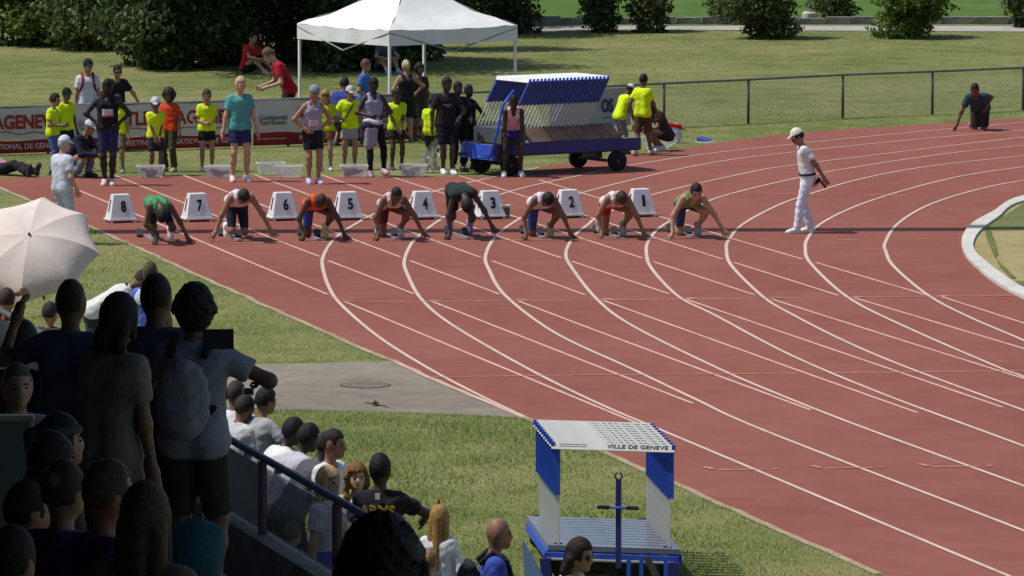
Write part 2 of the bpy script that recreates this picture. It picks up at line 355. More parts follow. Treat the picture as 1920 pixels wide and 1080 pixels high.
for k in range(15): slab('tier', .6 + .8 * k, 1.4 + .8 * k, -13, 40, .02, 1.9 + .36 * (k + 1), M_STAND)
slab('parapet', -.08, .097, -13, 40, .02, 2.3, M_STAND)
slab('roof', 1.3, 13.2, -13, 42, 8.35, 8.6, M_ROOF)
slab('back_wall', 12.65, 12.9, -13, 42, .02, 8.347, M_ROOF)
slab('added_end_wall', .3, 12.647, 40.02, 40.3, .02, 8.347, M_ROOF)  # unseen wall added behind the camera to keep sky light off the crowd
M_GLASS = mat('rail_glass', (.34, .34, .33), .08, .6, alpha=.32)
M_PANE_REFL = mat('rail_pane_reflection', (.62, .60, .56), .4, .4, .15, 4)  # opaque grey: the grazing reflection on the left panes is put into the colour
M_POST = mat('rail_post', (.05, .022, .022), .5, .4)
M_HAND = mat('handrail', (.16, .18, .23), .25, .6, .15, 3, metal=.3)
rail = empty('guard_rail', ST(0, 0, 2.3), label='guard rail with glass panels and sloping-looking handrail along the front of the stand', cat='railing')
o = rail.location
mb = MB(); mb.tube([ST(0, -13, 2.84) - o, ST(0, 5.3, 2.84) - o], .028, 8); mb.build('handrail', M_HAND, rail, True)
vs_ = [-12.9, -10.9, -8.8, -6.8, -4.7, -2.6, -.8, 1.33, 3.5, 5.2]
for i, v in enumerate(vs_):
    mb = MB(); p = ST(0, v, 2.3) - o
    mb.box(p + Vector((0, 0, .256)), (.07, .05, .51), Matrix.Rotation(math.atan2(SE.y, SE.x), 3, 'Z')); mb.build('post', M_POST, rail)
    if i < len(vs_) - 1:
        a_, b_ = ST(0, v + .06, 2.33) - o, ST(0, vs_[i + 1] - .06, 2.33) - o; t = SN * .006
        mb = MB(); up = Vector((0, 0, .45)); mb.hexa([a_ - t, b_ - t, b_ + t, a_ + t, a_ - t + up, b_ - t + up, b_ + t + up, a_ + t + up])
        mb.build('glass_panel', M_GLASS if v >= 1.3 else M_PANE_REFL, rail)
        for f in (.2, .8):
            mb = MB(); c_ = a_.lerp(b_, f) + Vector((0, 0, .47)); mb.box(c_, (.05, .03, .03)); mb.build('clamp', M_GREY, rail)
part_ = empty('partition_panel', AT(20, 1010, 27.5), label='plain grey partition panel standing among the shaded crowd at the left edge', cat='panel')
mb = MB(); mb.box((-.1, 0, .28), (.42, .04, .62)); mb.build('board', mat('partition', (.10, .115, .11), .6), part_)
mb = MB(); mb.box((-.1, 0, .605), (.44, .055, .028)); mb.build('cap_strip', M_GREY, part_)
mb = MB(); mb.box((-.25, 0, -.5), (.04, .04, .94)); mb.box((.06, 0, -.5), (.04, .04, .94)); mb.build('frame', M_DARK, part_)

# floodlight mast outside the frame on the left: its shadow is the dark stripe along the start
mb = MB(); mp = G(-260, 436.6)
mast = empty('floodlight_mast', mp, label='tall floodlight mast standing outside the frame beside the running track', cat='mast')
mb.tube([(0, 0, 0), (0, 0, 17), (0, 0, 33.5)], [.33, .31, .27], 12); mb.build('pole', M_GREY, mast, True)
mb = MB(); mb.box((0, 0, 33.6), (.3, 2.4, .2)); mb.build('crossbar', M_GREY, mast)
for k in range(4):
    mb = MB(); mb.box((.25, -1 + .66 * k, 33.9), (.3, .5, .5), Matrix.Rotation(.5, 3, 'Y')); mb.build('lamp', M_DARK, mast)

# ------------------------------------------------------------------ trees and bushes
LEAF = {'d': [leafm('leaf_dark', (.036, .062, .017), .25), leafm('leaf_mid', (.058, .092, .026), .3), leafm('leaf_light', (.15, .19, .06), .35)],
        'g': [leafm('leaf_bush_dark', (.055, .08, .024), .3), leafm('leaf_bush', (.10, .13, .042), .35), leafm('leaf_bush_light', (.18, .21, .08), .4)],
        'y': [leafm('leaf_yellow_dark', (.07, .11, .018), .35), leafm('leaf_yellow', (.14, .2, .035), .4), leafm('leaf_yellow_light', (.22, .28, .06), .45)]}
M_BARK = mat('bark', (.07, .055, .04), .9, .2, .5, 10, bump=.8, bscale=20)
def plant(name, base, lobes, nleaf, lsize, kind, label, cat, group, trunk_h, tr=.09):
    """lobes: (x,y,z,rx,ry,rz) relative to base; leaves fill the lobes, denser at their skins"""
    root = empty(name, base, label=label, cat=cat, group=group)
    mb = MB()
    if trunk_h > .5:
        mb.tube([(0, 0, 0), (.05, .02, trunk_h * .6), (0, 0, trunk_h * 1.3)], [tr * 1.3, tr, tr * .6], 8)
    for i, L in enumerate(lobes):
        c = Vector(L[:3]); s0 = Vector((random.uniform(-.12, .12), random.uniform(-.1, .1), 0 if trunk_h < .5 else random.uniform(.5, 1.2) * trunk_h))
        mb.tube([s0, s0.lerp(c, .5) + Vector((0, 0, .1)), c], [tr * .5, tr * .35, tr * .12], 6)
    mb.build('trunk', M_BARK, root, True)
    vol = np.array([L[3] * L[4] * L[5] for L in lobes]) ** .8; vol /= vol.sum()
    idx = RNG.choice(len(lobes), nleaf, p=vol); L = np.array(lobes)[idx]
    d = RNG.normal(size=(nleaf, 3)); d /= np.linalg.norm(d, axis=1)[:, None]
    r = RNG.uniform(.12, 1, nleaf) ** .45 * (1 + .22 * np.sin(d[:, 0] * 7 + L[:, 0] * 9) * np.sin(d[:, 2] * 6 + L[:, 1] * 5) + RNG.normal(0, .07, nleaf))
    P = L[:, :3] + d * r[:, None] * L[:, 3:]; P[:, 2] = np.maximum(P[:, 2], .03)
    n = RNG.normal(size=(nleaf, 3)) + d * .8 + np.array([0, 0, .5]); n /= np.linalg.norm(n, axis=1)[:, None]
    t = np.cross(n, RNG.normal(size=(nleaf, 3))); t /= np.linalg.norm(t, axis=1)[:, None]; b = np.cross(n, t)
    s = (lsize * RNG.uniform(.55, 1.35, nleaf))[:, None]
    V = np.stack([P - t * s * .5, P + b * s * .28 + n * s * .06, P + t * s * .5, P - b * s * .28 + n * s * .06], 1)
    me = bpy.data.meshes.new('crown'); me.vertices.add(4 * nleaf); me.vertices.foreach_set('co', V.ravel())
    me.loops.add(4 * nleaf); me.loops.foreach_set('vertex_index', np.arange(4 * nleaf)); me.polygons.add(nleaf)
    me.polygons.foreach_set('loop_start', np.arange(0, 4 * nleaf, 4)); me.polygons.foreach_set('loop_total', np.full(nleaf, 4))
    for m in LEAF[kind]: me.materials.append(m)
    me.polygons.foreach_set('material_index', np.clip(RNG.normal(.9, .75, nleaf), 0, 2).astype(np.int32)); me.update(calc_edges=True)
    tag(obj('crown', me, root), kind='stuff'); return root
def lobes(n, w, d, h, z0=0.0, s=(.5, .75)):
    out = []
    for i in range(n):
        t = random.random(); z = z0 + (h - z0) * (i + .5) / n; k = math.sin(math.pi * (.18 + .68 * (i + .5) / n))
        a = random.uniform(0, 6.28); q = random.uniform(.2, .8)
        out.append((math.cos(a) * w * q * k * .6, math.sin(a) * d * q * k * .6, z, w * random.uniform(*s) * (.5 + .5 * k), d * random.uniform(*s) * (.5 + .5 * k), (h - z0) / n * random.uniform(1.1, 1.7)))
    return out
HG = 'trees and shrubs in the dark belt behind the grass slope'
for px, py, wd_, h, n, k, lab in [
        (-20, 82, 1.9, 5.5, 7000, 'g', 'dark broad shrub cut by the left edge of the picture above the grass'),
        (75, 86, 1.5, 2.6, 4200, 'y', 'yellow-green shrub near the left corner in front of the dark trees'),
        (160, 92, 1.7, 5.5, 7000, 'g', 'dark tree with pale lit leaves behind the man with red backpack straps'),
        (262, 122, 1.5, 6.0, 8000, 'd', 'dense dark tree directly above the man in black with sunglasses'),
        (352, 128, 1.6, 6.5, 8000, 'd', 'dense dark tree between the leaning man and the seated person in red'),
        (452, 112, 1.7, 6.2, 8000, 'd', 'dark tree shading the seated person in red'),
        (560, 118, 1.6, 6.4, 8000, 'd', 'dark tree behind the left pole of the white tent'),
        (655, 118, 1.7, 6.2, 8000, 'd', 'dark tree seen under the white tent canopy'),
        (640, 133, 1.3, 2.6, 5000, 'd', 'low dark shrub in the shade seen between the left and front poles of the tent'),
        (712, 130, 1.3, 2.6, 5000, 'd', 'low dark shrub behind the front pole of the tent'),
        (300, 130, 1.2, 2.4, 5000, 'd', 'low dark shrub at the foot of the dark belt right of the leaning man'),
        (405, 122, 1.3, 2.4, 5000, 'd', 'low dark shrub behind the person in dark blue sitting in deep shade'),
        (775, 112, 1.3, 3.0, 5000, 'd', 'low dark shrub behind the rear pole of the tent'),
        (770, 92, 1.8, 6.4, 8000, 'd', 'dark tree rising behind the middle of the white tent'),
        (880, 66, 1.8, 6.2, 8000, 'd', 'dark tree above the right slope of the white tent'),
        (962, 62, 1.35, 5.2, 7000, 'd', 'dark rounded tree at the right end of the belt beside the far path')]:
    plant('dark_tree', G(px, py), lobes(9, wd_, wd_, h, .0), n, .17, k, lab, 'tree', HG, .2 if h < 3 else 1.2, .12)
for px, py, wd_, h, n, lab in [(210, 62, 2.4, 9, 8000, 'tall tree closing the back of the dark belt on the left'), (430, 52, 2.4, 9.5, 9000, 'tall tree closing the back of the dark belt above the seated person'), (640, 50, 2.4, 9.5, 9000, 'tall tree closing the back of the dark belt behind the tent'), (840, 40, 2.4, 9, 9000, 'tall tree at the back right of the dark belt over the tent peak'), (20, 50, 2.2, 8.5, 8000, 'tall tree at the back left corner of the dark belt')]:
    plant('tall_tree', G(px, py), lobes(10, wd_, wd_, h, .3), n, .2, 'd', lab, 'tree', HG, 1.5, .16)
for px, py, h, lab in [(390, 117, 7.6, 'added tree with its crown above the view, shading the people sitting below'), (530, 116, 7.4, 'added tree with its crown above the view, shading the ground left of the tent'), (655, 112, 7.2, 'added tree with its crown above the view, shading the back of the tent')]:
    plant('added_shade_tree', G(px, py), [(random.uniform(-1.6, 1.6), random.uniform(-5.0, -.6), random.uniform(3.0, h - 1.2), random.uniform(1.2, 1.8), random.uniform(1.1, 1.6), random.uniform(.8, 1.1)) for _ in range(9)], 9000, .19, 'd', lab, 'tree', HG, 2.4, .16)  # trees added with crowns above the view to shade the belt and sitters
BG = 'bushes along the far path'
for px, py, wd_, h, n, k, lab in [
        (1122, 60, .75, 2.1, 5000, 'g', 'open grey-green bush left of the pair beside the far path'),
        (1205, 60, .85, 2.2, 5600, 'g', 'grey-green bush with bare twigs between the tent and the dark bush'),
        (1432, 72, 1.30, 2.4, 9500, 'g', 'big dark rounded bush standing on the grass before the pale post'),
        (1352, 44, .8, 2.2, 3600, 'g', 'small bush behind the left side of the big dark bush'),
        (1560, 40, .85, 2.2, 4600, 'g', 'bush behind the pale lamp post on the far lawn'),
        (1692, 70, 1.28, 2.1, 9500, 'y', 'bright yellow-green rounded bush in front of the kerb wall'),
        (1912, 52, .55, 1.9, 3600, 'd', 'dark bush cut off by the right edge of the picture')]:
    plant('bush', G(px, py), lobes(7, wd_, wd_, h, .05, (.6, .85)), n, .13, k, lab, 'bush', BG, .3, .05)
po = empty('lamp_post', G(1518, 36), label='pale grey lamp post on a round concrete foot by the far path', cat='lamp post')
mb = MB(); mb.lathe([(.2, 0), (.2, .16), (.15, .2)], 14); mb.build('foot', M_CONC, po); mb = MB(); mb.tube([(0, 0, .2), (0, 0, 4.5)], [.06, .045], 10); mb.build('pole', mat('pale_pole', (.5, .5, .48), .5), po, True)
mb = MB(); mb.lathe([(.05, 4.5), (.22, 4.62), (.2, 4.7), (.02, 4.78)], 14); mb.build('lamp_head', M_GREY, po)

# ------------------------------------------------------------------ tent
M_TENT = mat('tent_cloth', (.76, .76, .74), .7, .2, .09, 2.2, bump=.4, bscale=5)
tp = G(730, 256); tent = empty('tent', tp, R(37), label='white pop-up tent with pointed canopy and scalloped valance on the grass', cat='tent')
s = 3.05; C4 = [(0, 0), (s, 0), (s, s), (0, s)]; apex = Vector((s / 2, s / 2, 3.02)); EZ = 2.02
for i in range(4):
    a = Vector((*C4[i], EZ)); b = Vector((*C4[(i + 1) % 4], EZ)); N = 10; vs = []; fs = []
    for j in range(N + 1):
        for q in range(N + 1):
            t = j / N; p = a.lerp(b, q / N).lerp(apex, t); p.z -= .16 * math.sin(math.pi * t) ** 1.2 * (1 - .3 * abs(q / N - .5)) + .03 * math.sin(math.pi * q / N) * (1 - t) - .016 * math.sin(q * 2.3 + j * 1.7) - .02 * t * (1 - t) * 4 * abs(math.sin(q * 1.3 + i)); vs.append(p)
    for j in range(N):
        for q in range(N): fs.append((j * (N + 1) + q, j * (N + 1) + q + 1, (j + 1) * (N + 1) + q + 1, (j + 1) * (N + 1) + q))
    MB().add(vs, fs).build('roof_panel', M_TENT, tent, True)
    out = Vector(((b - a).y, -(b - a).x, 0)).normalized(); vs = []; N = 24
    for q in range(N + 1):
        p = a.lerp(b, q / N); sg = -.03 * math.sin(math.pi * q / N)
        for z in (0, -.1, -.2, -.3): vs.append(p + Vector((0, 0, z + sg * (1 + z * 3))) + out * (.012 * math.sin(q * .9 + i) * (-z * 4) + .004))
    fs = [(4 * q + k, 4 * q + k + 1, 4 * q + 5 + k, 4 * q + 4 + k) for q in range(N) for k in range(3)]
    MB().add(vs, fs).build('valance', M_TENT, tent, True)
    mb = MB(); mb.box((C4[i][0] + (.03 if C4[i][0] == 0 else -.03), C4[i][1] + (.03 if C4[i][1] == 0 else -.03), 1.0), (.045, .045, 2.0)); mb.box((C4[i][0] + (.03 if C4[i][0] == 0 else -.03), C4[i][1] + (.03 if C4[i][1] == 0 else -.03), .02), (.1, .1, .02)); mb.build('leg', M_WHITE, tent)
    mb = MB(); mb.tube([a + Vector((0, 0, -.05)), (a + b) / 2 + Vector((0, 0, -.45)), b + Vector((0, 0, -.05))], .014, 6); mb.build('truss', M_GREY, tent)

# ------------------------------------------------------------------ fence, banners
FB = [(-230, 298), (-60, 293), (90, 288), (240, 283.5), (390, 279), (540, 274), (690, 267), (820, 262), (955, 256), (1090, 249), (1245, 240), (1403, 232), (1580, 222), (1748, 215), (1918, 207), (2090, 199)]
fp = [G(*p) for p in FB]; FZ = .87
fence = empty('rail_fence', fp[10], label='low metal fence with round top rail and wire mesh outside the track', cat='fence')
M_RAIL = mat('fence_rail', (.20, .195, .165), .6, .4, .3, 8); M_FPOST = mat('fence_post', (.07, .075, .09), .6, .3)
M_WIRE = mat('fence_wire', (.13, .13, .12), .6, .3)
o = fp[10]
mb = MB(); mb.tube([p + Vector((0, 0, FZ)) - o for p in fp], .028, 8); mb.build('top_rail', M_RAIL, fence, True)
for i, p in enumerate(fp):
    mb = MB(); mb.tube([p - o, p - o + Vector((0, 0, FZ - .02))], .026, 8); mb.build('post', M_FPOST, fence, True)
    if i < len(fp) - 1:
        mb = MB(); q = fp[i + 1]; L = (q - p).length; d = (q - p) / L; n = int(L / .07)
        for k in range(-11, n):
            for sg in (0, 1):
                x0 = k * .07; x1 = x0 + .77
                t0 = max(0, -x0) / .77; t1 = min(1, (L - x0) / .77)
                if t1 <= t0: continue
                A = p + d * (x0 + .77 * t0) + Vector((0, 0, .04 + .77 * (t0 if sg else 1 - t0))) - o; B = p + d * (x0 + .77 * t1) + Vector((0, 0, .04 + .77 * (t1 if sg else 1 - t1))) - o
                mb.tube([A, B], .0022, 3, False)
        tag(mb.build('wire_mesh', M_WIRE, fence), kind='stuff')
def fence_at(px):
    for i in range(len(FB) - 1):
        if FB[i][0] <= px <= FB[i + 1][0]:
            t = (px - FB[i][0]) / (FB[i + 1][0] - FB[i][0]); y = FB[i][1] + t * (FB[i + 1][1] - FB[i][1]); return G(px, y)
def cloth_strip(name, root, px0, px1, z0, z1, off, m, n=30, wave=.012):
    vs = []; o = root.location
    for i in range(n + 1):
        p = fence_at(px0 + (px1 - px0) * i / n)
        for j in range(4):
            z = z0 + (z1 - z0) * j / 3; vs.append(p - o + Vector((0, -off + wave * math.sin(i * .8 + j * .9 + px0), z + (.012 * math.sin(i * .5) if j == 3 else 0))))
    fs = [(4 * i + j, 4 * i + 4 + j, 4 * i + 5 + j, 4 * i + 1 + j) for i in range(n) for j in range(3)]
    return MB().add(vs, fs).build(name, m, root, True)
def fit_text(root, body, px0, px1, zc, h, off, m, bold=.0, name='lettering'):
    a, b = fence_at(px0), fence_at(px1); o = root.location
    me = text_mesh(body, 1, m, bold, .003); co = np.array([v.co for v in me.vertices]); mn, mx = co.min(0), co.max(0)
    wd = (b - a).length; sx = wd / (mx[0] - mn[0]); sz = h / (mx[2] - mn[2]); c = (mn + mx) / 2
    ang = math.atan2(b.y - a.y, b.x - a.x)
    me.transform(Matrix.Translation((a + b) / 2 - o + Vector((0, -off, zc))) @ Matrix.Rotation(ang, 4, 'Z') @ Matrix.Diagonal((sx, 1, sz, 1)) @ Matrix.Translation((-c[0], 0, -c[2])))
    return obj(name, me, root)
M_BAN = mat('banner_cloth', (.58, .53, .51), .7, .2, .12, 2); M_BRED = mat('banner_red', cl((140, 42, 40)), .7, .2, .15, 3)
M_LRED = mat('banner_letter_red', cl((150, 38, 34)), .7); M_LGREY = mat('banner_letter_grey', (.12, .12, .12), .7); M_LPALE = mat('banner_letter_pale', (.55, .38, .36), .7)
for x0, x1, xe, lab in [(-225, 115, 115, 'white banner with a red lower band at the left edge, behind the boy in yellow'), (119, 471, 471, 'white banner with a red lower band behind the hands-on-hips athlete in navy'), (475, 806, 806, 'white banner with a red lower band behind the athletes left of the hurdle trolley')]:
    bo = empty('banner', fence_at((x0 + x1) / 2), label=lab, cat='banner', group='club banners hung along the fence')
    cloth_strip('cloth', bo, x0, xe, .27, .86, .06, M_BAN); cloth_strip('red_band', bo, x0, xe, .03, .266, .062, M_BRED, wave=.01)
    t0, t1, m0, m1, c0 = {-225: (-123, 112, -113, 112, None), 119: (215, 457, 232, 462, 148), 475: (552, 802, 562, 788, 487)}[x0]
    fit_text(bo, 'ATLETICAGENEVE', t0, t1, .6, .26, .085, M_LRED, .03)
    fit_text(bo, 'MEETING INTERNATIONAL DE GENEVE', m0, m1, .155, .1, .085, M_LPALE, .02)
    if c0:
        fit_text(bo, 'Continental', c0, c0 + 52, .55, .085, .085, M_LGREY, .02); fit_text(bo, 'Tour Bronze', c0, c0 + 50, .455, .08, .085, M_LGREY, .02)
        fit_text(bo, '____________', c0, c0 + 50, .155, .012, .085, M_LPALE, .0, 'stripe')
    q = t0 - 82
    mb = MB(); a_, b_ = fence_at(q + 90 if q > -90 else 0), fence_at(q + 320); o = bo.location
    ribs = [a_.lerp(b_, t / 14) - o + Vector((0, -.084, .42 - .03 * math.sin(math.pi * t / 14) + .02 * math.sin(t))) for t in range(15)]
    mb.tube(ribs, .008, 4); mb.build('underline', M_LRED, bo)
bo = empty('banner', fence_at(1110), label='grey board banner with dark blue letters right of the hurdle trolley', cat='banner')
cloth_strip('cloth', bo, 1030, 1182, .1, .84, .05, mat('banner_grey', (.3, .31, .33), .7), 12)
fit_text(bo, 'OS', 1128, 1150, .5, .26, .07, mat('letter_blue', cl((38, 40, 90)), .6), .03)
fit_text(bo, '_____', 1128, 1150, .27, .012, .07, mat('letter_blue', (0, 0, 0)), .0, 'stripe')

# ------------------------------------------------------------------ hurdle trolleys
def wheel(parent, loc, r, wd, ax):
    mb = MB(); M = Matrix.Translation(Vector(loc)) @ Vector((0, 0, 1)).rotation_difference(Vector(ax)).to_matrix().to_4x4()
    mb.lathe([(r * .6, -wd / 2), (r * .93, -wd / 2), (r, -wd * .3), (r, wd * .3), (r * .93, wd / 2), (r * .6, wd / 2)], 22, M); w_ = mb.build('wheel', M_RUBBER, parent, True)
    mb = MB(); mb.lathe([(.02, -wd * .51), (r * .58, -wd * .40), (r * .6, 0), (r * .58, wd * .40), (.02, wd * .51)], 16, M); mb.build('rim', M_DARK, w_, True)
M_HWHITE = mat('hurdle_white', (.76, .76, .72), .5, .4, .12, 8)
HT = {}
def hurdle(loc, rz, lean, label, group, text=True, wid=1.18, ht=.9, leg=.5):
    """white board on blue and white uprights; leans about its foot line"""
    r = empty('hurdle', loc, rz, label=label, cat='hurdle', group=group); r.rotation_euler = (lean, 0, rz)
    key = (wid, ht, leg, text)
    if key not in HT:
        D = {}
        BT = R(-24) if text else 0; mb = MB(); mb.box((0, -.012, ht - .035), (wid, .022, .075), Matrix.Rotation(BT, 3, 'X')); D['board'] = (mb.mesh('board', M_HWHITE), None)
        for nm, sx in (('a', -1), ('b', 1)):
            x = sx * (wid / 2 - .06)
            mb = MB(); mb.box((x, .016, ht * .24), (.02 if text else .02, .03 if text else .018, ht * .48)); D['lower_upright' + nm] = (mb.mesh('lower_upright', M_HWHITE if text else mat('far_upright', (.5, .51, .5), .5, .4, .25, 8)), None)
            mb = MB(); mb.box((sx * (wid / 2 - .045), .012, ht * .48 + (ht * .5 - .003) / 2), (.056 if text else .05, .042 if text else .046, ht * .5)); D['sleeve' + nm] = (mb.mesh('sleeve', M_BLUE if text else mat('far_sleeve', cl((44, 62, 140)), .45, .4, .3, 6)), None)
            if leg: 
                mb = MB(); mb.box((x, .016 + leg / 2, .02), (.035, leg, .035)); D['base_leg' + nm] = (mb.mesh('base_leg', M_HWHITE), None)
            mb = MB(); mb.box((sx * (wid / 2 - .012), -.014, ht - .035), (.03, .03, .075)); D['end_cap' + nm] = (mb.mesh('end_cap', M_BLUE), None)
        if text:
            me = text_mesh('VILLE DE GENEVE', .052, M_BLACK, .001, .001, 1.36, 'LEFT', 1.06); me.transform(Matrix.Translation((-.055, -.012 - .0125 * math.cos(BT), ht - .035 - .0125 * math.sin(BT))) @ Matrix.Rotation(BT, 4, 'X')); D['lettering'] = (me, None)
            mb = MB()
            for q in range(2):
                c_ = Matrix.Rotation(BT, 3, 'X') @ Vector((0, -.0125, .012 - q * .02)); mb.box((-.38, -.012 + c_.y, ht - .035 + c_.z), (.26, .002, .006), Matrix.Rotation(BT, 3, 'X'))
            D['stripe'] = (mb.mesh('stripe', M_GREY), None)
        HT[key] = D
    for k, (me, _) in HT[key].items():
        obj(me.name.split('.')[0], me, r)
    return r
# near trolley
NT = AT(1150, 1022, 51.6); nx = NT.x; NY = 51.6; dz = NT.z
TRZ = R(-13); tro = empty('hurdle_trolley', Vector((nx, NY, 0)), TRZ, label='blue trolley with a tall steering bar carrying hurdles in the foreground', cat='trolley')
mb = MB(); SHX = lambda x, y: x - .34 * y
mb.hexa([Vector((SHX(x, y), y, z)) for z in (dz - .06, dz - .01) for x, y in ((-.63, -.06), (.63, -.06), (.63, 1.75), (-.63, 1.75))]); mb.build('deck', mat('deck_grey', (.17, .19, .23), .3, .6, .2, 4), tro)
mb = MB()
for sx in (-.62, .62): mb.hexa([Vector((SHX(x, y), y, z)) for z in (dz - .155, dz - .065) for x, y in ((sx - .025, -.04), (sx + .025, -.04), (sx + .025, 1.73), (sx - .025, 1.73))])
mb.box((0, -.085, dz - .10), (1.27, .05, .05)); mb.build('frame', M_BLUE, tro)
mb = MB(); mb.tube([(-.6, -.14, dz - .13), (.6, -.14, dz - .13)], .014, 8); mb.build('cross_bar', M_GREY, tro)
for sx, sy in ((-.52, .05), (.52, .05), (-.52, 1.8), (.52, 1.8)): wheel(tro, (SHX(sx, sy), sy, .15), .15, .1, (1, 0, 0))
for sx in (-.6, .6):
    mb = MB(); mb.box((sx, -.16, dz - .28), (.1, .04, .32), Matrix.Rotation(.15 * sx, 3, 'Y')); mb.build('corner_bracket', M_NAVY, tro)
mb = MB(); mb.add([(-.80, -.3, dz + .07), (-.60, -.3, .02), (-.78, -.3, .02), (-.80, -.27, dz + .07), (-.60, -.27, .02), (-.78, -.27, .02)], [(0, 2, 1), (3, 4, 5), (0, 1, 4, 3), (1, 2, 5, 4), (2, 0, 3, 5)]); mb.build('side_flap', mat('pale_blue', cl((120, 145, 190)), .45), tro)
for x in (.21, .33, .56):
    mb = MB(); mb.box((x, -.3, dz - .22), (.035, .035, .36)); mb.build('strut', M_BLUE, tro)
mb = MB(); mb.box((.46, -.32, dz - .2), (.06, .02, .34), Matrix.Rotation(-.5, 3, 'Y')); mb.build('brace', M_DARK, tro)
pb = AT(1160, 895, 51.0); o = Vector((nx, NY, 0)); Ri = Matrix.Rotation(-TRZ, 3, 'Z')
pl = Ri @ (Vector((pb.x, 51.0, pb.z)) - o)
mb = MB(); mb.box((pl.x, pl.y, pl.z / 2 + .08), (.045, .045, pl.z - .2)); bar = mb.build('steering_bar', M_NAVY, tro)
mb = MB(); rg = [(pl.x + .032 * math.cos(t * math.pi / 8), pl.y, pl.z + .012 + .032 * math.sin(t * math.pi / 8)) for t in range(17)]; mb.tube(rg, .009, 6, False); mb.build('ring', M_DARK, bar, True)
hz = (Ri @ (AT(1160, 951, 51.0) - o)).z
mb = MB(); mb.tube([(pl.x - .2, pl.y - .03, hz), (pl.x + .2, pl.y - .03, hz)], .011, 8); mb.build('handle', M_BLUE, bar)
for sx in (-1, 1):
    mb = MB(); mb.tube([(pl.x + sx * .19, pl.y - .03, hz), (pl.x + sx * .08, pl.y - .03, hz)], .018, 8); mb.build('grip', M_RUBBER, bar)
for k in range(10):
    hp_ = Vector((nx, NY, dz - .008)) + Matrix.Rotation(TRZ, 3, 'Z') @ Vector((SHX(0, .168 * k), .168 * k, 0)); hurdle(hp_, TRZ, 0, 'white-boarded hurdle at the front of the near trolley, its lettering in full view' if k == 0 else ('rearmost hurdle on the near trolley, next to the track' if k == 9 else '%s white-boarded hurdle from the front of the stack on the near trolley' % 'first second third fourth fifth sixth seventh eighth ninth tenth'.split()[k]), 'hurdles on the near trolley', leg=.0, wid=1.17, ht=.965)
# far trolley
W1, W2, W3, W4 = G(902, 324.5), G(957, 330), G(1084, 314), G(1157, 320.5)
base = (W1 + W2 + W3 + W4) / 4; ax = ((W3 + W4) - (W1 + W2)).normalized(); rz2 = math.atan2(ax.y, ax.x)
ft = empty('hurdle_trolley', base, rz2, label='long blue trolley on four black wheels loaded with leaning hurdles at the trackside', cat='trolley')
Mi = Matrix.Rotation(-rz2, 3, 'Z')
for W in (W1, W2, W3, W4):
    l = Mi @ (W - base); wheel(ft, (l.x, l.y, .18), .18, .1, (.25 if W in (W1, W2) else .1, 1, 0))
HL, HW = 1.52, .5
mb = MB(); mb.box((.12, -HW, .47), (2 * HL, .04, .2)); mb.build('side_panel', M_NAVY, ft)
mb = MB(); mb.box((.12, HW, .47), (2 * HL, .04, .2)); mb.build('side_panel', M_NAVY, ft)
mb = MB(); mb.box((.12, 0, .52), (2 * HL, 2 * HW - .05, .05)); mb.build('deck', M_WOOD, ft)
mb = MB(); mb.box((-HL + .1, 0, .42), (.06, 1.0, .26)); mb.build('end_frame', M_BLUE, ft)
mb = MB()
for y in (-.35, .35): mb.tube([(-HL - .1, y, .36), (HL + .2, y, .36)], .03, 6)
for x in (-1, .95): mb.tube([(x, -.45, .19), (x, .45, .19)], .03, 6)
for x in (-1, .95): mb.box((x, 0, .3), (.1, .5, .16))
mb.build('chassis', M_DARK, ft)
for k in range(9):
    x0 = -.8 + k * .215; mb = MB(); t = .012
    a_, b_ = Vector((x0, -HW + .18, .83)), Vector((x0 + .12, -HW - .0, .575)); d = Vector((.205, 0, 0)); nrm = (b_ - a_).cross(d).normalized() * t
    mb.hexa([a_ - nrm, b_ - nrm, b_ - nrm + d, a_ - nrm + d, a_ + nrm, b_ + nrm, b_ + nrm + d, a_ + nrm + d]); mb.build('plank', M_WOOD, ft)
mb = MB(); mb.box((-1.0, -.02, .70), (.5, .9, .26)); mb.build('tool_box', mat('dark_box', (.08, .09, .10), .5, .4, .3, 4), ft)
mb = MB(); mb.tube([(-1.50, -.52, .36), (-1.36, -.56, .9), (-1.28, -.56, 1.25), (-1.05, -.56, 1.5)], .024, 8); mb.tube([(-1.5, -.52, .36), (-1.75, -.5, .36)], .02, 8); mb.build('drawbar', M_BLUE, ft, True)
p0 = G(985, 320); 
hb0 = Mi @ (AT(936, 235, base.y) - base)
NH = 22
ORD = 'first second third fourth fifth sixth seventh eighth ninth tenth eleventh twelfth thirteenth fourteenth fifteenth sixteenth seventeenth eighteenth nineteenth twentieth twenty-first twenty-second'.split()
for k in range(NH):
    lx = -1.12 + k * (1.62 / (NH - 1)); wp = Matrix.Rotation(rz2, 3, 'Z') @ Vector((lx, .03, .84)) + base
    lab = 'hurdle at the left end of the far trolley, its board and both uprights in view' if k == 0 else ('hurdle at the right end of the far trolley beside the grey banner' if k == NH - 1 else '%s leaning hurdle counted from the drawbar end of the far trolley' % ORD[k])
    h = hurdle(wp, rz2 - math.pi / 2, 0, lab, 'hurdles leaning on the far trolley', text=False, wid=1.12, ht=.95, leg=.0)
    h.rotation_euler = (Matrix.Rotation(rz2 - math.pi / 2, 3, 'Z') @ Matrix.Rotation(R(-29), 3, 'X')).to_euler()

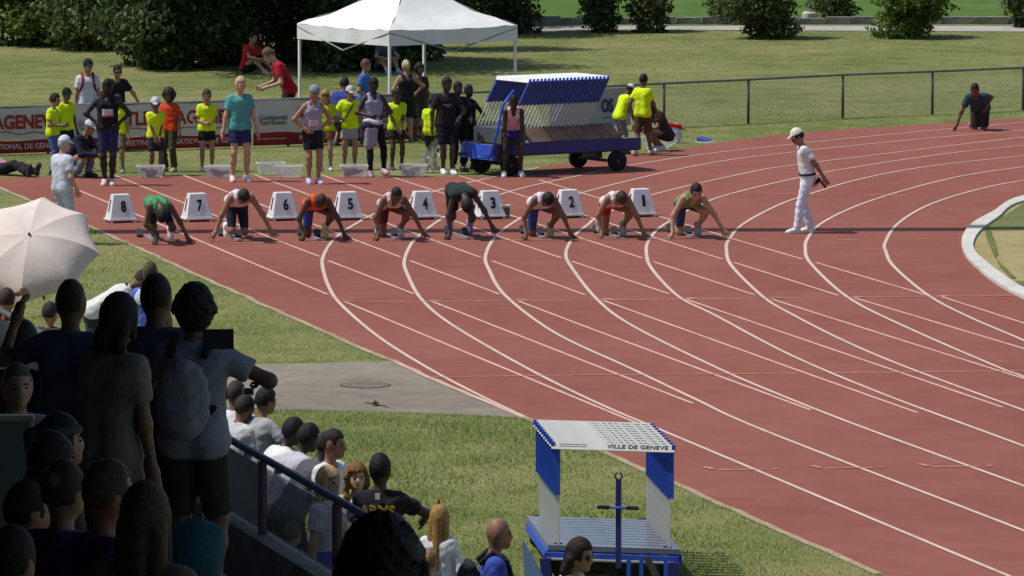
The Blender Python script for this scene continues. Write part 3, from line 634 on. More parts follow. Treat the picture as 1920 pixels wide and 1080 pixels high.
# ------------------------------------------------------------------ lane boxes, starting blocks, small things
DIRL = math.atan2(G(614, 553).x - G(361, 447).x, -(G(614, 553).y - G(361, 447).y))   # heading of the lanes, clockwise from the camera axis
HEAD = DIRL
M_BOXW = mat('box_white', (.72, .72, .71), .45, .4, .08, 6)
BX = {8: (226, 417), 7: (369, 415), 6: (530, 413), 5: (651, 412), 4: (791, 411), 3: (918, 410), 2: (1065, 408), 1: (1200, 406)}
BOXD = {8: 'left of the runner in green', 7: 'right of the runner in green', 6: 'right of the runner in white and navy', 5: 'right of the runner in orange', 4: 'right of the runner in maroon', 3: 'half hidden by the runner in black', 2: 'partly hidden by the runner in white and blue', 1: 'right of the runner in red and white'}
bw, tw, bh, bd, td = .215, .135, .40, .17, .075
for n, (px, py) in BX.items():
    b = empty('lane_marker', G(px, py), HEAD + R(4), label='white lane box with black number %d, %s' % (n, BOXD[n]), cat='lane marker', group='numbered lane boxes behind the runners')
    mb = MB(); mb.hexa([Vector(p) for p in ((-bw, -bd, .05), (bw, -bd, .05), (bw, bd, .05), (-bw, bd, .05), (-tw, -td, bh + .05), (tw, -td, bh + .05), (tw, td, bh + .05), (-tw, td, bh + .05))])
    sh = mb.build('shell', M_BOXW, b); bv = sh.modifiers.new('bevel', 'BEVEL'); bv.width = .012; bv.segments = 2
    mb = MB(); mb.box((0, 0, .055), (2 * bw + .03, 2 * bd + .03, .022)); mb.build('base_rim', M_BOXW, b)
    for sx in (-1, 1):
        for sy in (-1, 1): mb = MB(); mb.box((sx * (bw - .03), sy * (bd - .02), .022), (.035, .035, .044)); mb.build('foot', M_WHITE, b)
    me = text_mesh(str(n), 1, M_BLACK, .042, .002); co = np.array([v.co for v in me.vertices]); mn, mx = co.min(0), co.max(0); c = (mn + mx) / 2
    tl = math.atan2(bd - td, bh); wn = .085 if n != 1 else .05
    me.transform(Matrix.Translation((.015, -(bd + td) / 2 - .004, .05 + bh * .53)) @ Matrix.Rotation(-tl, 4, 'X') @ Matrix.Diagonal((wn / (mx[0] - mn[0]), 1, .185 / (mx[2] - mn[2]), 1)) @ Matrix.Translation((-c[0], 0, -c[2]))); obj('number', me, b)
    mb = MB(); sa = math.atan2(bw - tw, bh); mb.box((-(bw + tw) / 2 - .002, 0, .05 + bh * .55), (.006, .035, .2), Matrix.Rotation(sa, 3, 'Y')); mb.build('handle_slot', M_BLACK, b)
sp = empty('loudspeaker', G(947, 410), HEAD, label='small grey loudspeaker box behind lane box 3', cat='loudspeaker')
mb = MB(); mb.box((0, 0, .1), (.13, .12, .2)); mb.build('cabinet', M_GREY, sp); mb = MB(); mb.box((0, -.0, .21), (.17, .15, .02)); mb.build('lid', M_BOXW, sp); mb = MB(); mb.box((0, -.062, .1), (.1, .006, .15)); mb.build('grille', M_DARK, sp)
HB = [((300, 457), 8), ((455, 455), 7), ((605, 454), 6), ((750, 452), 5), ((884, 451), 4), ((1027, 450), 3), ((1166, 449), 2), ((1306, 448), 1)]
RUN = {8: 'runner in green', 7: 'runner in white and navy', 6: 'runner in orange', 5: 'runner in maroon', 4: 'runner in black', 3: 'runner in white and blue', 2: 'runner in red and white', 1: 'runner in green and beige'}
sb0 = None
for (px, py), n in HB:
    r = empty('starting_block', G(px, py), HEAD, label='grey starting block under the feet of the ' + RUN[n], cat='starting block', group='starting blocks at the line')
    if sb0 is None:
        mb = MB(); mb.box((0, .62, .02), (.07, .9, .03)); m0 = mb.mesh('rail', M_GREY)
        mb = MB(); mb.box((0, 0, .05), (.09, .06, .12), Matrix.Rotation(R(-40), 3, 'X')); m1 = mb.mesh('pedal', M_DARK); sb0 = (m0, m1)
    obj('rail', sb0[0], r); obj('pedal', sb0[1], r, (-.09, 1.08, .02)); obj('pedal', sb0[1], r, (.09, .72, .02))
M_TUB = mat('clear_plastic', (.8, .82, .82), .2, .4, alpha=.42); M_TUBRIM = mat('tub_rim', (.75, .76, .75), .35, alpha=.8)
def tub(loc, rz, label, fill=None, parent=None):
    r = empty('storage_tub', loc, rz, label=label, cat='storage tub', group='clear plastic tubs for the athletes')
    a, b, h, t = (.195, .14), (.225, .165), .2, .006
    mb = MB(); P = lambda q, z: [Vector((-q[0], -q[1], z)), Vector((q[0], -q[1], z)), Vector((q[0], q[1], z)), Vector((-q[0], q[1], z))]
    lo, hi = P(a, .012), P(b, h)
    mb.add(lo + hi, [(3, 2, 1, 0), (0, 1, 5, 4), (1, 2, 6, 5), (2, 3, 7, 6), (3, 0, 4, 7)]); mb.build('shell', M_TUB, r)
    q = P((b[0] + .012, b[1] + .012), h); mb = MB(); mb.tube(q + [q[0]], .012, 6); mb.build('rim', M_TUBRIM, r)
    if fill:
        mb = MB(); 
        for i in range(7): mb.box((random.uniform(-.1, .1), random.uniform(-.06, .06), .05 + .012 * i), (random.uniform(.1, .2), .12, .05), Matrix.Rotation(random.uniform(-.4, .4), 3, 'Z') @ Matrix.Rotation(random.uniform(-.3, .3), 3, 'Y'))
        c_ = tag(mb.build('clothes', cloth(fill)), 'folded clothes in the clear tub ' + label.split('tub ')[-1], 'clothes', 'clothes in the tubs'); c_.parent = None; c_.location = loc; c_.rotation_euler = (0, 0, rz)
    return r
for px, py, rz, lab, fill in [(283, 333, .1, 'clear plastic tub in front of the child in the white cap', (60, 62, 62)), (411, 333, -.08, 'clear plastic tub left of the blond man in teal', (70, 85, 105)), (508, 327, .2, 'clear plastic tub in the grass, rear one of the pair beside the blond man', None), (542, 333, .0, 'empty clear plastic tub at the track edge, front one of the pair', None), (664, 332, .08, 'clear plastic tub at the feet of the volunteer with the shoulder bag', (75, 75, 75)), (776, 331, -.05, 'clear plastic tub in front of the volunteer with folded hands', (190, 190, 185))]:
    tub(G(px, py), rz, lab, fill)
t = tub(AT(1235, 268, 103.5), .3, 'clear plastic tub carried tilted by the volunteer beside the trolley'); t.rotation_euler = (R(70), R(-32), .2); t.scale = (1.15, 1.15, 1.15)
ps = MB(); N = 9; vs = []
for i in range(N):
    for j in range(N): u, v = i / (N - 1), j / (N - 1); vs.append((-.16 + .36 * v + .05 * math.sin(i * 2.1), .08 * math.sin(i * 1.7 + j * 2.3) + .06 * math.cos(j * 1.9), .02 + .6 * u * (.25 + .75 * v) + .02 * math.sin(j * 3 + i)))
ps.add(vs, [(i * N + j, i * N + j + 1, (i + 1) * N + j + 1, (i + 1) * N + j) for i in range(N - 1) for j in range(N - 1)])
tag(ps.build('plastic_sheet', mat('plastic_sheet', (.8, .8, .8), .25, .5, alpha=.45), None, True, G(800, 324)), 'crumpled clear plastic sheet held up beside the athlete in black', 'plastic sheet')
def shoe_pair(loc, c, label):
    r = empty('shoe_pair', loc, .3, label=label, cat='shoes')
    for sx in (-.1, .1):
        mb = MB(); mb.hexa([Vector(p) for p in ((sx - .04, -.14, 0), (sx + .04, -.14, 0), (sx + .045, .13, 0), (sx - .045, .13, 0), (sx - .03, -.1, .06), (sx + .03, -.1, .06), (sx + .035, .12, .11), (sx - .035, .12, .11))])
        s_ = mb.build('shoe', shoem(c), r); bv = s_.modifiers.new('bevel', 'BEVEL'); bv.width = .02; bv.segments = 2
        mb = MB(); mb.box((sx, -.005, .012), (.1, .29, .024)); mb.build('sole', M_WHITE, s_)
    r.rotation_euler = (0, 0, 1.2); return r
shoe_pair(G(1322, 267), (60, 80, 160), 'pair of blue running shoes lying on the grass beside the bend')
# manhole and drain in the path
mh = empty('manhole_cover', G(685, 723) + Vector((0, 0, .006)), label='round manhole cover set in the asphalt path', cat='manhole cover')
rr = (G(733, 723) - G(637, 723)).length / 2
mb = MB(); mb.lathe([(rr * .93, 0), (rr * .93, .004)], 40); mb.build('lid', ground_mat('lid_concrete', [(.38, (.125, .115, .092)), (.62, (.175, .16, .132))], 2, 8, .1, .9), mh)
mb = MB(); vs = []; 
for k in range(48):
    t_ = k * 2 * math.pi / 48; vs += [(rr * .945 * math.cos(t_), rr * .945 * math.sin(t_), .003), (rr * math.cos(t_), rr * math.sin(t_), .003)]
mb.add(vs, [(2 * k, 2 * k + 1, (2 * k + 3) % 96, (2 * k + 2) % 96) for k in range(48)]); mb.build('joint_ring', mat('joint', (.05, .048, .042), .9), mh)
lv = empty('fallen_twig', G(703, 761) + Vector((0, 0, .01)), label='dark twig with a dry leaf lying on the asphalt path', cat='twig')
mb = MB(); mb.tube([(-.12, .25, 0), (-.05, .1, .01), (0, 0, .01), (.1, -.12, .01), (.16, -.2, 0)], .006, 5); mb.build('stem', M_BARK, lv); mb = MB(); mb.add([(-.05, -.03, .01), (0, -.09, .04), (.06, .0, .02), (.0, .08, .05)], [(0, 1, 2, 3)]); mb.build('leaf', M_BARK, lv)

# ------------------------------------------------------------------ sun umbrella
uc = AT(62, 470, 62.5)
um = empty('umbrella', uc, label='cream sun umbrella tilted towards the stand with eight cloth panels', cat='umbrella')
um.rotation_euler = (R(47), R(-6), 0)
M_UMB = mat('umbrella_cloth', (.70, .60, .54), .8, .2, .09, 3, bump=.35, bscale=7)
NR = 8; UR, UH = .76, .30
def urib(t): return UR * math.sin(t * 1.25) / math.sin(1.25), UH * (math.cos(t * 1.25) - math.cos(1.25)) / (1 - math.cos(1.25))
N = 8; vs = []; fs = []
for j in range(N + 1):
    t = j / N
    for q in range(N + 1):
        a = -math.pi / NR + 2 * math.pi / NR * q / N; r_, z_ = urib(t); s_ = math.cos(math.pi / NR) / math.cos(a); e = math.sin(math.pi * q / N)
        k = (1 - e * .10 * t ** 3); vs.append((r_ * k * math.cos(a) * (s_ * .5 + .5), r_ * k * math.sin(a) * (s_ * .5 + .5), z_ - .03 * e * t + .03 * e * t ** 4))
for j in range(N):
    for q in range(N): fs.append((j * (N + 1) + q, (j + 1) * (N + 1) + q, (j + 1) * (N + 1) + q + 1, j * (N + 1) + q + 1))
pm = MB().add(vs, fs).mesh('panel', M_UMB, True)
for k in range(NR):
    p_ = obj('panel', pm, um); p_.rotation_euler = (0, 0, k * 2 * math.pi / NR + .2)
    mb = MB(); pts = [(urib(t / 6)[0] * .995, 0, urib(t / 6)[1] - .012) for t in range(7)]; mb.tube(pts, .004, 5); q_ = mb.build('rib', M_GREY, um); q_.rotation_euler = (0, 0, k * 2 * math.pi / NR + .2 + math.pi / NR)
mb = MB(); mb.tube([(0, 0, UH - .01), (0, 0, UH + .035)], [.02, .008], 8); mb.build('tip', M_DARK, um)
mb = MB(); mb.tube([(0, 0, UH - .02), (0, 0, -.75)], .011, 8); mb.build('pole', M_GREY, um)
mb = MB(); mb.tube([(0, 0, -.75), (0, 0, -.9)], .018, 8); mb.build('handle', M_DARK, um)

# ------------------------------------------------------------------ people: one continuous skin surface each, clothes as children
def smin(a, b, k):
    h = np.maximum(k - np.abs(a - b), 0) / k
    return np.minimum(a, b) - h * h * k * .25
def sdf_field(prims, h, k, pad=.03):
    lo = np.array([1e9] * 3); hi = -lo; bx = []
    for p in prims:
        if p[0] == 'c':
            r = max(p[3], p[4]); l = np.minimum(p[1], p[2]) - r; u = np.maximum(p[1], p[2]) + r
        else:
            r = max(p[3]); l = p[1] - r; u = p[1] + r
        bx.append((l, u)); lo = np.minimum(lo, l); hi = np.maximum(hi, u)
    lo = lo - pad; n = np.ceil((hi + pad - lo) / h).astype(int) + 1
    ax = [lo[i] + h * np.arange(n[i]) for i in range(3)]
    F = np.full(n, 9.0)
    for p, (l, u) in zip(prims, bx):
        m = k + 2.5 * h
        i0 = np.maximum(((l - m - lo) / h).astype(int), 0); i1 = np.minimum(((u + m - lo) / h).astype(int) + 2, n)
        X = ax[0][i0[0]:i1[0], None, None]; Y = ax[1][None, i0[1]:i1[1], None]; Z = ax[2][None, None, i0[2]:i1[2]]
        if p[0] == 'c':
            a, b = p[1], p[2]; ba = b - a; L = ba @ ba + 1e-12
            t = np.clip(((X - a[0]) * ba[0] + (Y - a[1]) * ba[1] + (Z - a[2]) * ba[2]) / L, 0, 1)
            d = np.sqrt((X - a[0] - t * ba[0]) ** 2 + (Y - a[1] - t * ba[1]) ** 2 + (Z - a[2] - t * ba[2]) ** 2) - (p[3] + (p[4] - p[3]) * t)
            pls = p[5] if len(p) > 5 else ()
        else:
            c, Rm, rad = p[1], p[2], p[3]; q = 0
            for i in range(3):
                q = q + (((X - c[0]) * Rm[0, i] + (Y - c[1]) * Rm[1, i] + (Z - c[2]) * Rm[2, i]) / rad[i]) ** 2
            d = (np.sqrt(q) - 1) * min(rad); pls = p[4] if len(p) > 4 else ()
        for (pt, nn) in pls:
            d = np.maximum(d, (X - pt[0]) * nn[0] + (Y - pt[1]) * nn[1] + (Z - pt[2]) * nn[2])
        sl_ = tuple(slice(i0[i], i1[i]) for i in range(3))
        F[sl_] = smin(F[sl_], d, k)
    return F, lo, ax
def nets(F, lo, h):
    ins = F < 0; nx_, ny_, nz_ = F.shape
    cnt = np.zeros((nx_ - 1, ny_ - 1, nz_ - 1), np.int8); acc = np.zeros((nx_ - 1, ny_ - 1, nz_ - 1, 3), np.float32)
    def cell(a, ox, oy, oz): return a[ox:nx_ - 1 + ox, oy:ny_ - 1 + oy, oz:nz_ - 1 + oz]
    for axis in range(3):
        o1, o2 = [i for i in range(3) if i != axis]
        for s1 in (0, 1):
            for s2 in (0, 1):
                off = [0, 0, 0]; off[o1] = s1; off[o2] = s2; of2 = list(off); of2[axis] = 1
                fa, fb = cell(F, *off), cell(F, *of2); cr = (fa < 0) != (fb < 0)
                ix = np.nonzero(cr); va, vb = fa[ix], fb[ix]; t = va / (va - vb)
                cnt[ix] += 1; pt = np.zeros((len(t), 3), np.float32); pt[:, axis] = t; pt[:, o1] = s1; pt[:, o2] = s2; acc[ix] += pt
    act = cnt > 0; ids = -np.ones(cnt.shape, np.int64); ix = np.nonzero(act); ids[ix] = np.arange(len(ix[0]))
    V = (np.stack(ix, 1) + acc[ix] / cnt[ix][:, None]) * h + lo
    Q = []
    for axis in range(3):
        o1, o2 = (axis + 1) % 3, (axis + 2) % 3
        sa = [slice(None)] * 3; sb = [slice(None)] * 3; sa[axis] = slice(0, -1); sb[axis] = slice(1, None)
        A, B = ins[tuple(sa)], ins[tuple(sb)]; e = np.argwhere(A != B)
        e = e[(e[:, o1] > 0) & (e[:, o2] > 0) & (e[:, o1] < F.shape[o1] - 1) & (e[:, o2] < F.shape[o2] - 1)]
        if not len(e): continue
        def at(d1, d2):
            c = e.copy(); c[:, o1] -= d1; c[:, o2] -= d2; return ids[c[:, 0], c[:, 1], c[:, 2]]
        q = np.stack([at(1, 1), at(0, 1), at(0, 0), at(1, 0)], 1); fl = ~A[e[:, 0], e[:, 1], e[:, 2]]; q[fl] = q[fl][:, ::-1]; Q.append(q)
    return V, np.concatenate(Q)
def qmesh(name, V, Q, m, extra=None):
    me = bpy.data.meshes.new(name); nv, nf = len(V), len(Q)
    fs = [tuple(q) for q in Q] if extra else None
    if extra:
        ev, ef = extra; vs = [tuple(v) for v in V] + [tuple(v) for v in ev]; me.from_pydata(vs, [], fs + [tuple(i + nv for i in f) for f in ef])
    else:
        me.vertices.add(nv); me.vertices.foreach_set('co', V.astype(np.float32).ravel()); me.loops.add(4 * nf); me.loops.foreach_set('vertex_index', Q.ravel().astype(np.int32))
        me.polygons.add(nf); me.polygons.foreach_set('loop_start', np.arange(0, 4 * nf, 4)); me.polygons.foreach_set('loop_total', np.full(nf, 4)); me.update(calc_edges=True)
    me.polygons.foreach_set('use_smooth', [True] * len(me.polygons)); me.materials.append(m); me.validate(); return me
def sdf_obj(name, prims, h, k, m, parent, post=None, extra=None):
    F, lo, ax = sdf_field(prims, h, k)
    if post is not None: F = post(F, ax[0][:, None, None], ax[1][None, :, None], ax[2][None, None, :])
    F[0], F[-1], F[:, 0], F[:, -1], F[:, :, 0], F[:, :, -1] = 1, 1, 1, 1, 1, 1
    if not (F < 0).any(): return None
    V, Q = nets(F, lo, h)
    return obj(name, qmesh(name, V, Q, m, extra), parent)
def A3(*v): return np.array(v, float)
def rx(a): c, s = math.cos(a), math.sin(a); return np.array([[1, 0, 0], [0, c, -s], [0, s, c]])
def ry(a): c, s = math.cos(a), math.sin(a); return np.array([[c, 0, s], [0, 1, 0], [-s, 0, c]])
def rzm(a): c, s = math.cos(a), math.sin(a); return np.array([[c, -s, 0], [s, c, 0], [0, 0, 1]])
def unit(v): return v / (np.linalg.norm(v) + 1e-9)
def ik(a, t, l1, l2, hint):
    d = t - a; L = np.linalg.norm(d)
    if L > (l1 + l2) * .998: t = a + d / L * (l1 + l2) * .998; d = t - a; L = np.linalg.norm(d)
    x = (l1 * l1 - l2 * l2 + L * L) / (2 * L); y = math.sqrt(max(l1 * l1 - x * x, 0)); e = d / L
    hh = hint - e * (hint @ e); hh = unit(hh); return a + e * x + hh * y, t
SPH = None
def small_sphere():
    global SPH
    if SPH is None:
        mb = MB(); n = 8
        mb.lathe([(.02, -1), (.7, -.7), (1, 0), (.7, .7), (.02, 1)], n); SPH = mb
    return SPH
FACE = {}
def finger_mesh(wrist, d, nrm, sc, spread=.12, curl=.5):
    """five unequal bent fingers; d hand direction, nrm palm normal"""
    mb = MB(); d = unit(d); nrm = unit(nrm - d * (nrm @ d)); sd = np.cross(d, nrm)
    for i, (off, ln) in enumerate(((-.019, .030), (-.0065, .040), (.006, .043), (.0175, .039))):
        b = wrist + d * .046 * sc + sd * off * sc; a = (i - 1.5) * spread; q = unit(d * math.cos(a) + sd * math.sin(a)); P = [b - d * .012 * sc, b]
        for j in range(3):
            q = unit(q + nrm * curl * .45); P.append(P[-1] + q * ln * sc * (.42, .33, .25)[j])
        mb.tube(P, [.0062 * sc, .006 * sc, .0056 * sc, .005 * sc, .0036 * sc], 5)
    b = wrist + d * .012 * sc - sd * .016 * sc; q = unit(d * .75 - sd * .75 + nrm * .3); P = [b, b + q * .018 * sc, b + q * .018 * sc + unit(d * .9 - sd * .3 + nrm * .3) * .018 * sc, b + q * .018 * sc + unit(d * .95 + nrm * .35) * .034 * sc]
    mb.tube(P, [.008 * sc, .007 * sc, .006 * sc, .004 * sc], 5)
    return mb.v, mb.f
NPEOPLE = [0]
def person(foot, H, rz=0, label='', group=None, skin=(150, 105, 80), lean=0, side=0, twist=0, pel=None, head=(0, 0, 0), hl=None, hr=None, el=None, er=None,
           fl=None, fr=None, kl=None, kr=None, top=None, bottom=None, shoes=(200, 200, 200), socks=None, hair=('short', (30, 22, 18)), hat=None, bib=None, pack=None,
           bag=None, glasses=None, build=.94, hs=1.0, h=.018, upto=None, stripe=None, belt=None, fcurl=.5, palml=None, palmr=None, face=True, feet_dir=(0, 0), band=None, dirs=None, wrinkle=.0028):
    NPEOPLE[0] += 1
    root = empty('person', foot, R(rz), label=label, cat='person', group=group)
    B = build
    pel = A3(*(pel or (0, 0, .52))); Rs = rx(R(lean)) @ ry(R(side)) @ rzm(R(twist)); Rp = rx(R(lean * .6)) @ ry(R(side * .5))
    T = lambda x, y, z: pel + Rs @ A3(x, y, z)
    sh = {-1: T(-.092 * B, .0, .262), 1: T(.092 * B, .0, .262)}; neck = T(0, .004, .298)
    Rh = Rs @ rzm(R(head[0])) @ rx(R(head[1])) @ ry(R(head[2])); hc = neck + Rs @ A3(0, -.006, .03) + Rh @ A3(0, -.012, .066 * hs + .008)
    hip = {-1: pel + Rp @ A3(-.048 * B, 0, -.01), 1: pel + Rp @ A3(.048 * B, 0, -.01)}
    W = {-1: A3(*(hl or (-.145, -.03, .47))), 1: A3(*(hr or (.145, -.03, .47)))}
    HN = {-1: A3(*(el or (-.5, 1, 0))), 1: A3(*(er or (.5, 1, 0)))}
    FT = {-1: A3(*(fl or (-.06, 0, .045))), 1: A3(*(fr or (.06, 0, .045)))}
    KN = {-1: A3(*(kl or (-.15, -1, .0))), 1: A3(*(kr or (.15, -1, .0)))}
    elb, wri, kne, ank = {}, {}, {}, {}
    for s in (-1, 1):
        elb[s], wri[s] = ik(sh[s], W[s], .168, .150, HN[s]); kne[s], ank[s] = ik(hip[s], FT[s], .245, .233, KN[s])
    C = lambda a, b, ra, rb, pl=(): ('c', a * H, b * H, ra * H, rb * H, [(p * H, n) for p, n in pl])
    E_ = lambda c, Rm, rad, pl=(): ('e', c * H, Rm, A3(*rad) * H, [(p * H, n) for p, n in pl])
    def torso(g, lo=True, wide=0):
        P = []
        for s in (-1, 1):
            P += [C(T(s * .050 * B, .002, .225), T(s * .038 * B, .002, .10), .054 * B + g, .046 * B + g + wide * .4), C(T(s * .038 * B, .002, .10), hip[s] + Rp @ A3(0, .004, .012), .046 * B + g + wide * .4, .056 * B + g + wide)]
            P += [C(T(s * .018 * B, .004, .292), sh[s] + Rs @ A3(-s * .012, 0, .004), .022 * B + g * .8, .026 * B + g * .8)]
        P.append(C(T(0, -.006, .235), T(0, -.004, .1), .054 * B + g, .046 * B + g)); return P
    def armp(s, g, t1=1, t0=0, r0=.028, pl=True):
        a, b, c = sh[s], elb[s], wri[s]; P = []
        if t1 <= .5:
            e = a + (b - a) * t1 * 2; P.append(C(a, e, (r0 * B + g), .025 * B + g * 1.2, [(e, unit(b - a))] if pl else ()))
        else:
            e = b + (c - b) * (t1 - .5) * 2; P += [C(a, b, r0 * B + g, .0235 * B + g), C(b, e, .023 * B + g, (.0235 - .008 * (t1 - .5) * 2) * B + g, [(e, unit(c - b))] if t1 < 1 and pl else ())]
        return P
    def legp(s, g, t1=1.0, flare=0, calf=True):
        a, b, c = hip[s], kne[s], ank[s]; P = []
        if t1 <= .5:
            e = a + (b - a) * t1 * 2; r1 = (.053 - .022 * t1 * 2) * B + g + flare; P.append(C(a, e, .054 * B + g, r1, [(e, unit(b - a))]))
        else:
            e = b + (c - b) * (t1 - .5) * 2; m_ = b + (c - b) * .32 + unit(A3(*(np.cross(np.cross(c - b, b - a), c - b))) + 1e-6) * 0
            P.append(C(a, b, .054 * B + g, .031 * B + g))
            if t1 < .7: P.append(C(b, e, .031 * B + g, .030 * B + g + flare, [(e, unit(c - b))]))
            else: P += [C(b, m_, .030 * B + g, .0315 * B + g), C(m_, e, .0315 * B + g, (.019 * B + g + flare), [(e, unit(c - b))] if t1 < 1 else ())]
        return P
    def footdir(s):
        if dirs: return A3(*dirs[0 if s < 0 else 1])
        a = R(feet_dir[0 if s < 0 else 1]) + s * .14; return A3(math.sin(a), -math.cos(a), 0)
    def footp(s, g):
        d = unit(footdir(s)); a = ank[s]; dn = A3(0, 0, -1) if abs(d[2]) < .6 else unit(A3(d[1] * 0, -d[2], 0) if True else d)
        heel = a - d * .012 + dn * .026; ball = a + d * .075 + dn * .029; toe = a + d * .10 + dn * .031
        return [C(a, heel, .021 + g, .018 + g), C(heel, ball, .018 + g, .0175 + g), C(a + d * .01, ball, .020 + g, .017 + g), C(ball, toe, .0175 + g, .013 + g)]
    # --- body
    P = torso(0)
    P += [C(neck - Rs @ A3(0, 0, .02), neck + (hc - neck) * .6, .031 * B, .029)]
    hr_ = (.0435 * hs, .054 * hs, .064 * hs)
    P += [E_(hc + Rh @ A3(0, .004, .008) * hs, Rh, hr_), E_(hc + Rh @ A3(0, -.016, -.026) * hs, Rh, (.034 * hs, .036 * hs, .036 * hs))]
    P += [C(hc + Rh @ A3(0, -.046, .004) * hs, hc + Rh @ A3(0, -.060, -.013) * hs, .0055 * hs, .0072 * hs), C(hc + Rh @ A3(0, -.04, -.045) * hs, hc + Rh @ A3(0, -.045, -.05) * hs, .012 * hs, .012 * hs)]
    for s in (-1, 1): P.append(E_(hc + Rh @ A3(s * .043, .006, -.002) * hs, Rh, (.006 * hs, .011 * hs, .017 * hs)))
    ex_v, ex_f = [], []
    for s in (-1, 1):
        P += armp(s, 0, 1, r0=.030); P += legp(s, 0, 1)
        if shoes is None or True: P += footp(s, -.001)
        d = unit(wri[s] - elb[s]); pn = {-1: palml, 1: palmr}[s]; pn = A3(*pn) if pn else A3(-s * 1.0, -.2, 0)
        if {-1: hl, 1: hr}[s] is not None and wri[s][2] < .12: d = unit(d * .6 + A3(s * .5, -.35, -.35))
        hd = d; P += [C(wri[s], wri[s] + hd * .04, .017, .0185)]
        v, f = finger_mesh(wri[s], hd, pn, 1.0, .22 if wri[s][2] < .12 else .1, fcurl); o_ = len(ex_v); ex_v += [tuple(np.array(q) * H) for q in v]; ex_f += [tuple(i + o_ for i in ff) for ff in f]
    sdf_obj('body', P, h, .022 * H, skinm(skin), root, extra=(ex_v, ex_f))
    ph = random.uniform(0, 6)
    def wr(F, X, Y, Z, a=wrinkle):
        return F + a * (np.sin(X * 37 + Z * 29 + ph) * np.sin(Z * 34 - Y * 27 - X * 12 + ph * 2) + .7 * np.sin(Z * 61 + X * 33 + Y * 29 + 2 * np.sin(X * 19 + ph)))
    pz = Rp @ A3(0, 0, 1)
    # --- top
    if top:
        kind, col = top[0], top[1]; hem = top[2] if len(top) > 2 else -.035; loose = (top[3] if len(top) > 3 else .010) * .45
        g = .009 if kind == 'singlet' else .012
        if kind == 'singlet':
            tpz = []
            for s in (-1, 1):
                tpz += [C(T(s * .046 * B, .002, .205), T(s * .038 * B, .002, .10), .054 * B + g, .046 * B + g), C(T(s * .038 * B, .002, .10), hip[s] + Rp @ A3(0, .004, .012), .046 * B + g, .056 * B + g)]
                tpz += [C(T(s * .040 * B, -.048, .225), T(s * .046 * B, -.012, .293), .020, .016), C(T(s * .046 * B, -.012, .293), T(s * .046 * B, .022, .285), .016, .017), C(T(s * .046 * B, .022, .285), T(s * .034 * B, .052, .225), .017, .022)]
            tpz.append(C(T(0, .0, .205), T(0, -.004, .1), .054 * B + g, .046 * B + g))
        else:
            tpz = torso(g, wide=loose)
            for s in (-1, 1): tpz += armp(s, g + .001, {'tshirt': .31, 'polo': .33, 'long': 1.0, 'sleeveless': .06}[kind], r0=.030)
        hp = (pel + Rp @ A3(0, 0, hem)) * H
        def post(F, X, Y, Z):
            F = np.maximum(F, -((X - hp[0]) * pz[0] + (Y - hp[1]) * pz[1] + (Z - hp[2]) * pz[2]))
            if kind == 'singlet':
                c_ = T(0, -.075, .285) * H; F = np.maximum(F, -(np.sqrt((X - c_[0]) ** 2 + (Y - c_[1]) ** 2 + (Z - c_[2]) ** 2) - .034 * H))
            else:
                c_ = T(0, -.02, .325) * H; F = np.maximum(F, -(np.sqrt((X - c_[0]) ** 2 + (Y - c_[1]) ** 2 + (Z - c_[2]) ** 2) - .048 * H))
            return wr(F, X, Y, Z)
        nm = {'tshirt': 't_shirt', 'polo': 'polo_shirt', 'long': 'jacket', 'singlet': 'singlet', 'sleeveless': 'sleeveless_top'}[kind]
        sdf_obj(nm, tpz, h, .026 * H, cloth(col), root, post)
        def patch(nm, x0, x1, z0, z1, col_, back=False, g2=.006, mm=None):
            base = torso(g + g2, wide=loose) if kind != 'singlet' else torso(g + g2)
            def post2(F, X, Y, Z):
                q = [(X - pel[0] * H) * Rs[0, i] + (Y - pel[1] * H) * Rs[1, i] + (Z - pel[2] * H) * Rs[2, i] for i in range(3)]
                bxx = np.maximum(np.maximum(x0 * H - q[0], q[0] - x1 * H), np.maximum(z0 * H - q[2], q[2] - z1 * H)); F = np.maximum(F, bxx); F = np.maximum(F, (-q[1] if back else q[1]) + .02 * H)
                return F
            sdf_obj(nm, base, h * .8, .026 * H, mm or cloth(col_), root, post2)
        if bib: patch('race_bib', -.05, .05, bib[1], bib[1] + .075, bib[0]); patch('bib_strip', -.05, .05, bib[1] - .0, bib[1] + .02, bib[2] if len(bib) > 2 else (150, 60, 60), g2=.009)
        if stripe:
            for st in stripe: patch('chest_print', *st)
    # --- bottom
    if bottom:
        kind, col = bottom[0], bottom[1]; t1 = bottom[2] if len(bottom) > 2 else .3
        g, fl_ = {'shorts': (.009, .008), 'tights': (.004, 0), 'pants': (.010, .012), 'skirt': (.012, .03)}[kind]
        bp = []
        for s in (-1, 1): bp += [C(T(s * .040 * B, .002, .08), hip[s] + Rp @ A3(0, .004, .012), .046 * B + g * .6, .057 * B + g)] + legp(s, g, t1, fl_)
        wp = (pel + Rp @ A3(0, 0, .055)) * H
        def post(F, X, Y, Z): return wr(np.maximum(F, (X - wp[0]) * pz[0] + (Y - wp[1]) * pz[1] + (Z - wp[2]) * pz[2]), X, Y, Z, wrinkle * (.3 if kind == 'tights' else 1.2))
        sdf_obj({'shorts': 'shorts', 'tights': 'tights', 'pants': 'trousers', 'skirt': 'skirt'}[kind], bp, h, (.05 if kind == 'skirt' else .016) * H, cloth(col), root, post)
        if belt:
            bz = .035
            def post(F, X, Y, Z):
                v = (X - pel[0] * H) * pz[0] + (Y - pel[1] * H) * pz[1] + (Z - pel[2] * H) * pz[2]; return np.maximum(F, np.abs(v - bz * H) - .011 * H)
            sdf_obj('belt', torso(.017, wide=.012), h * .8, .026 * H, cloth(belt), root, post)
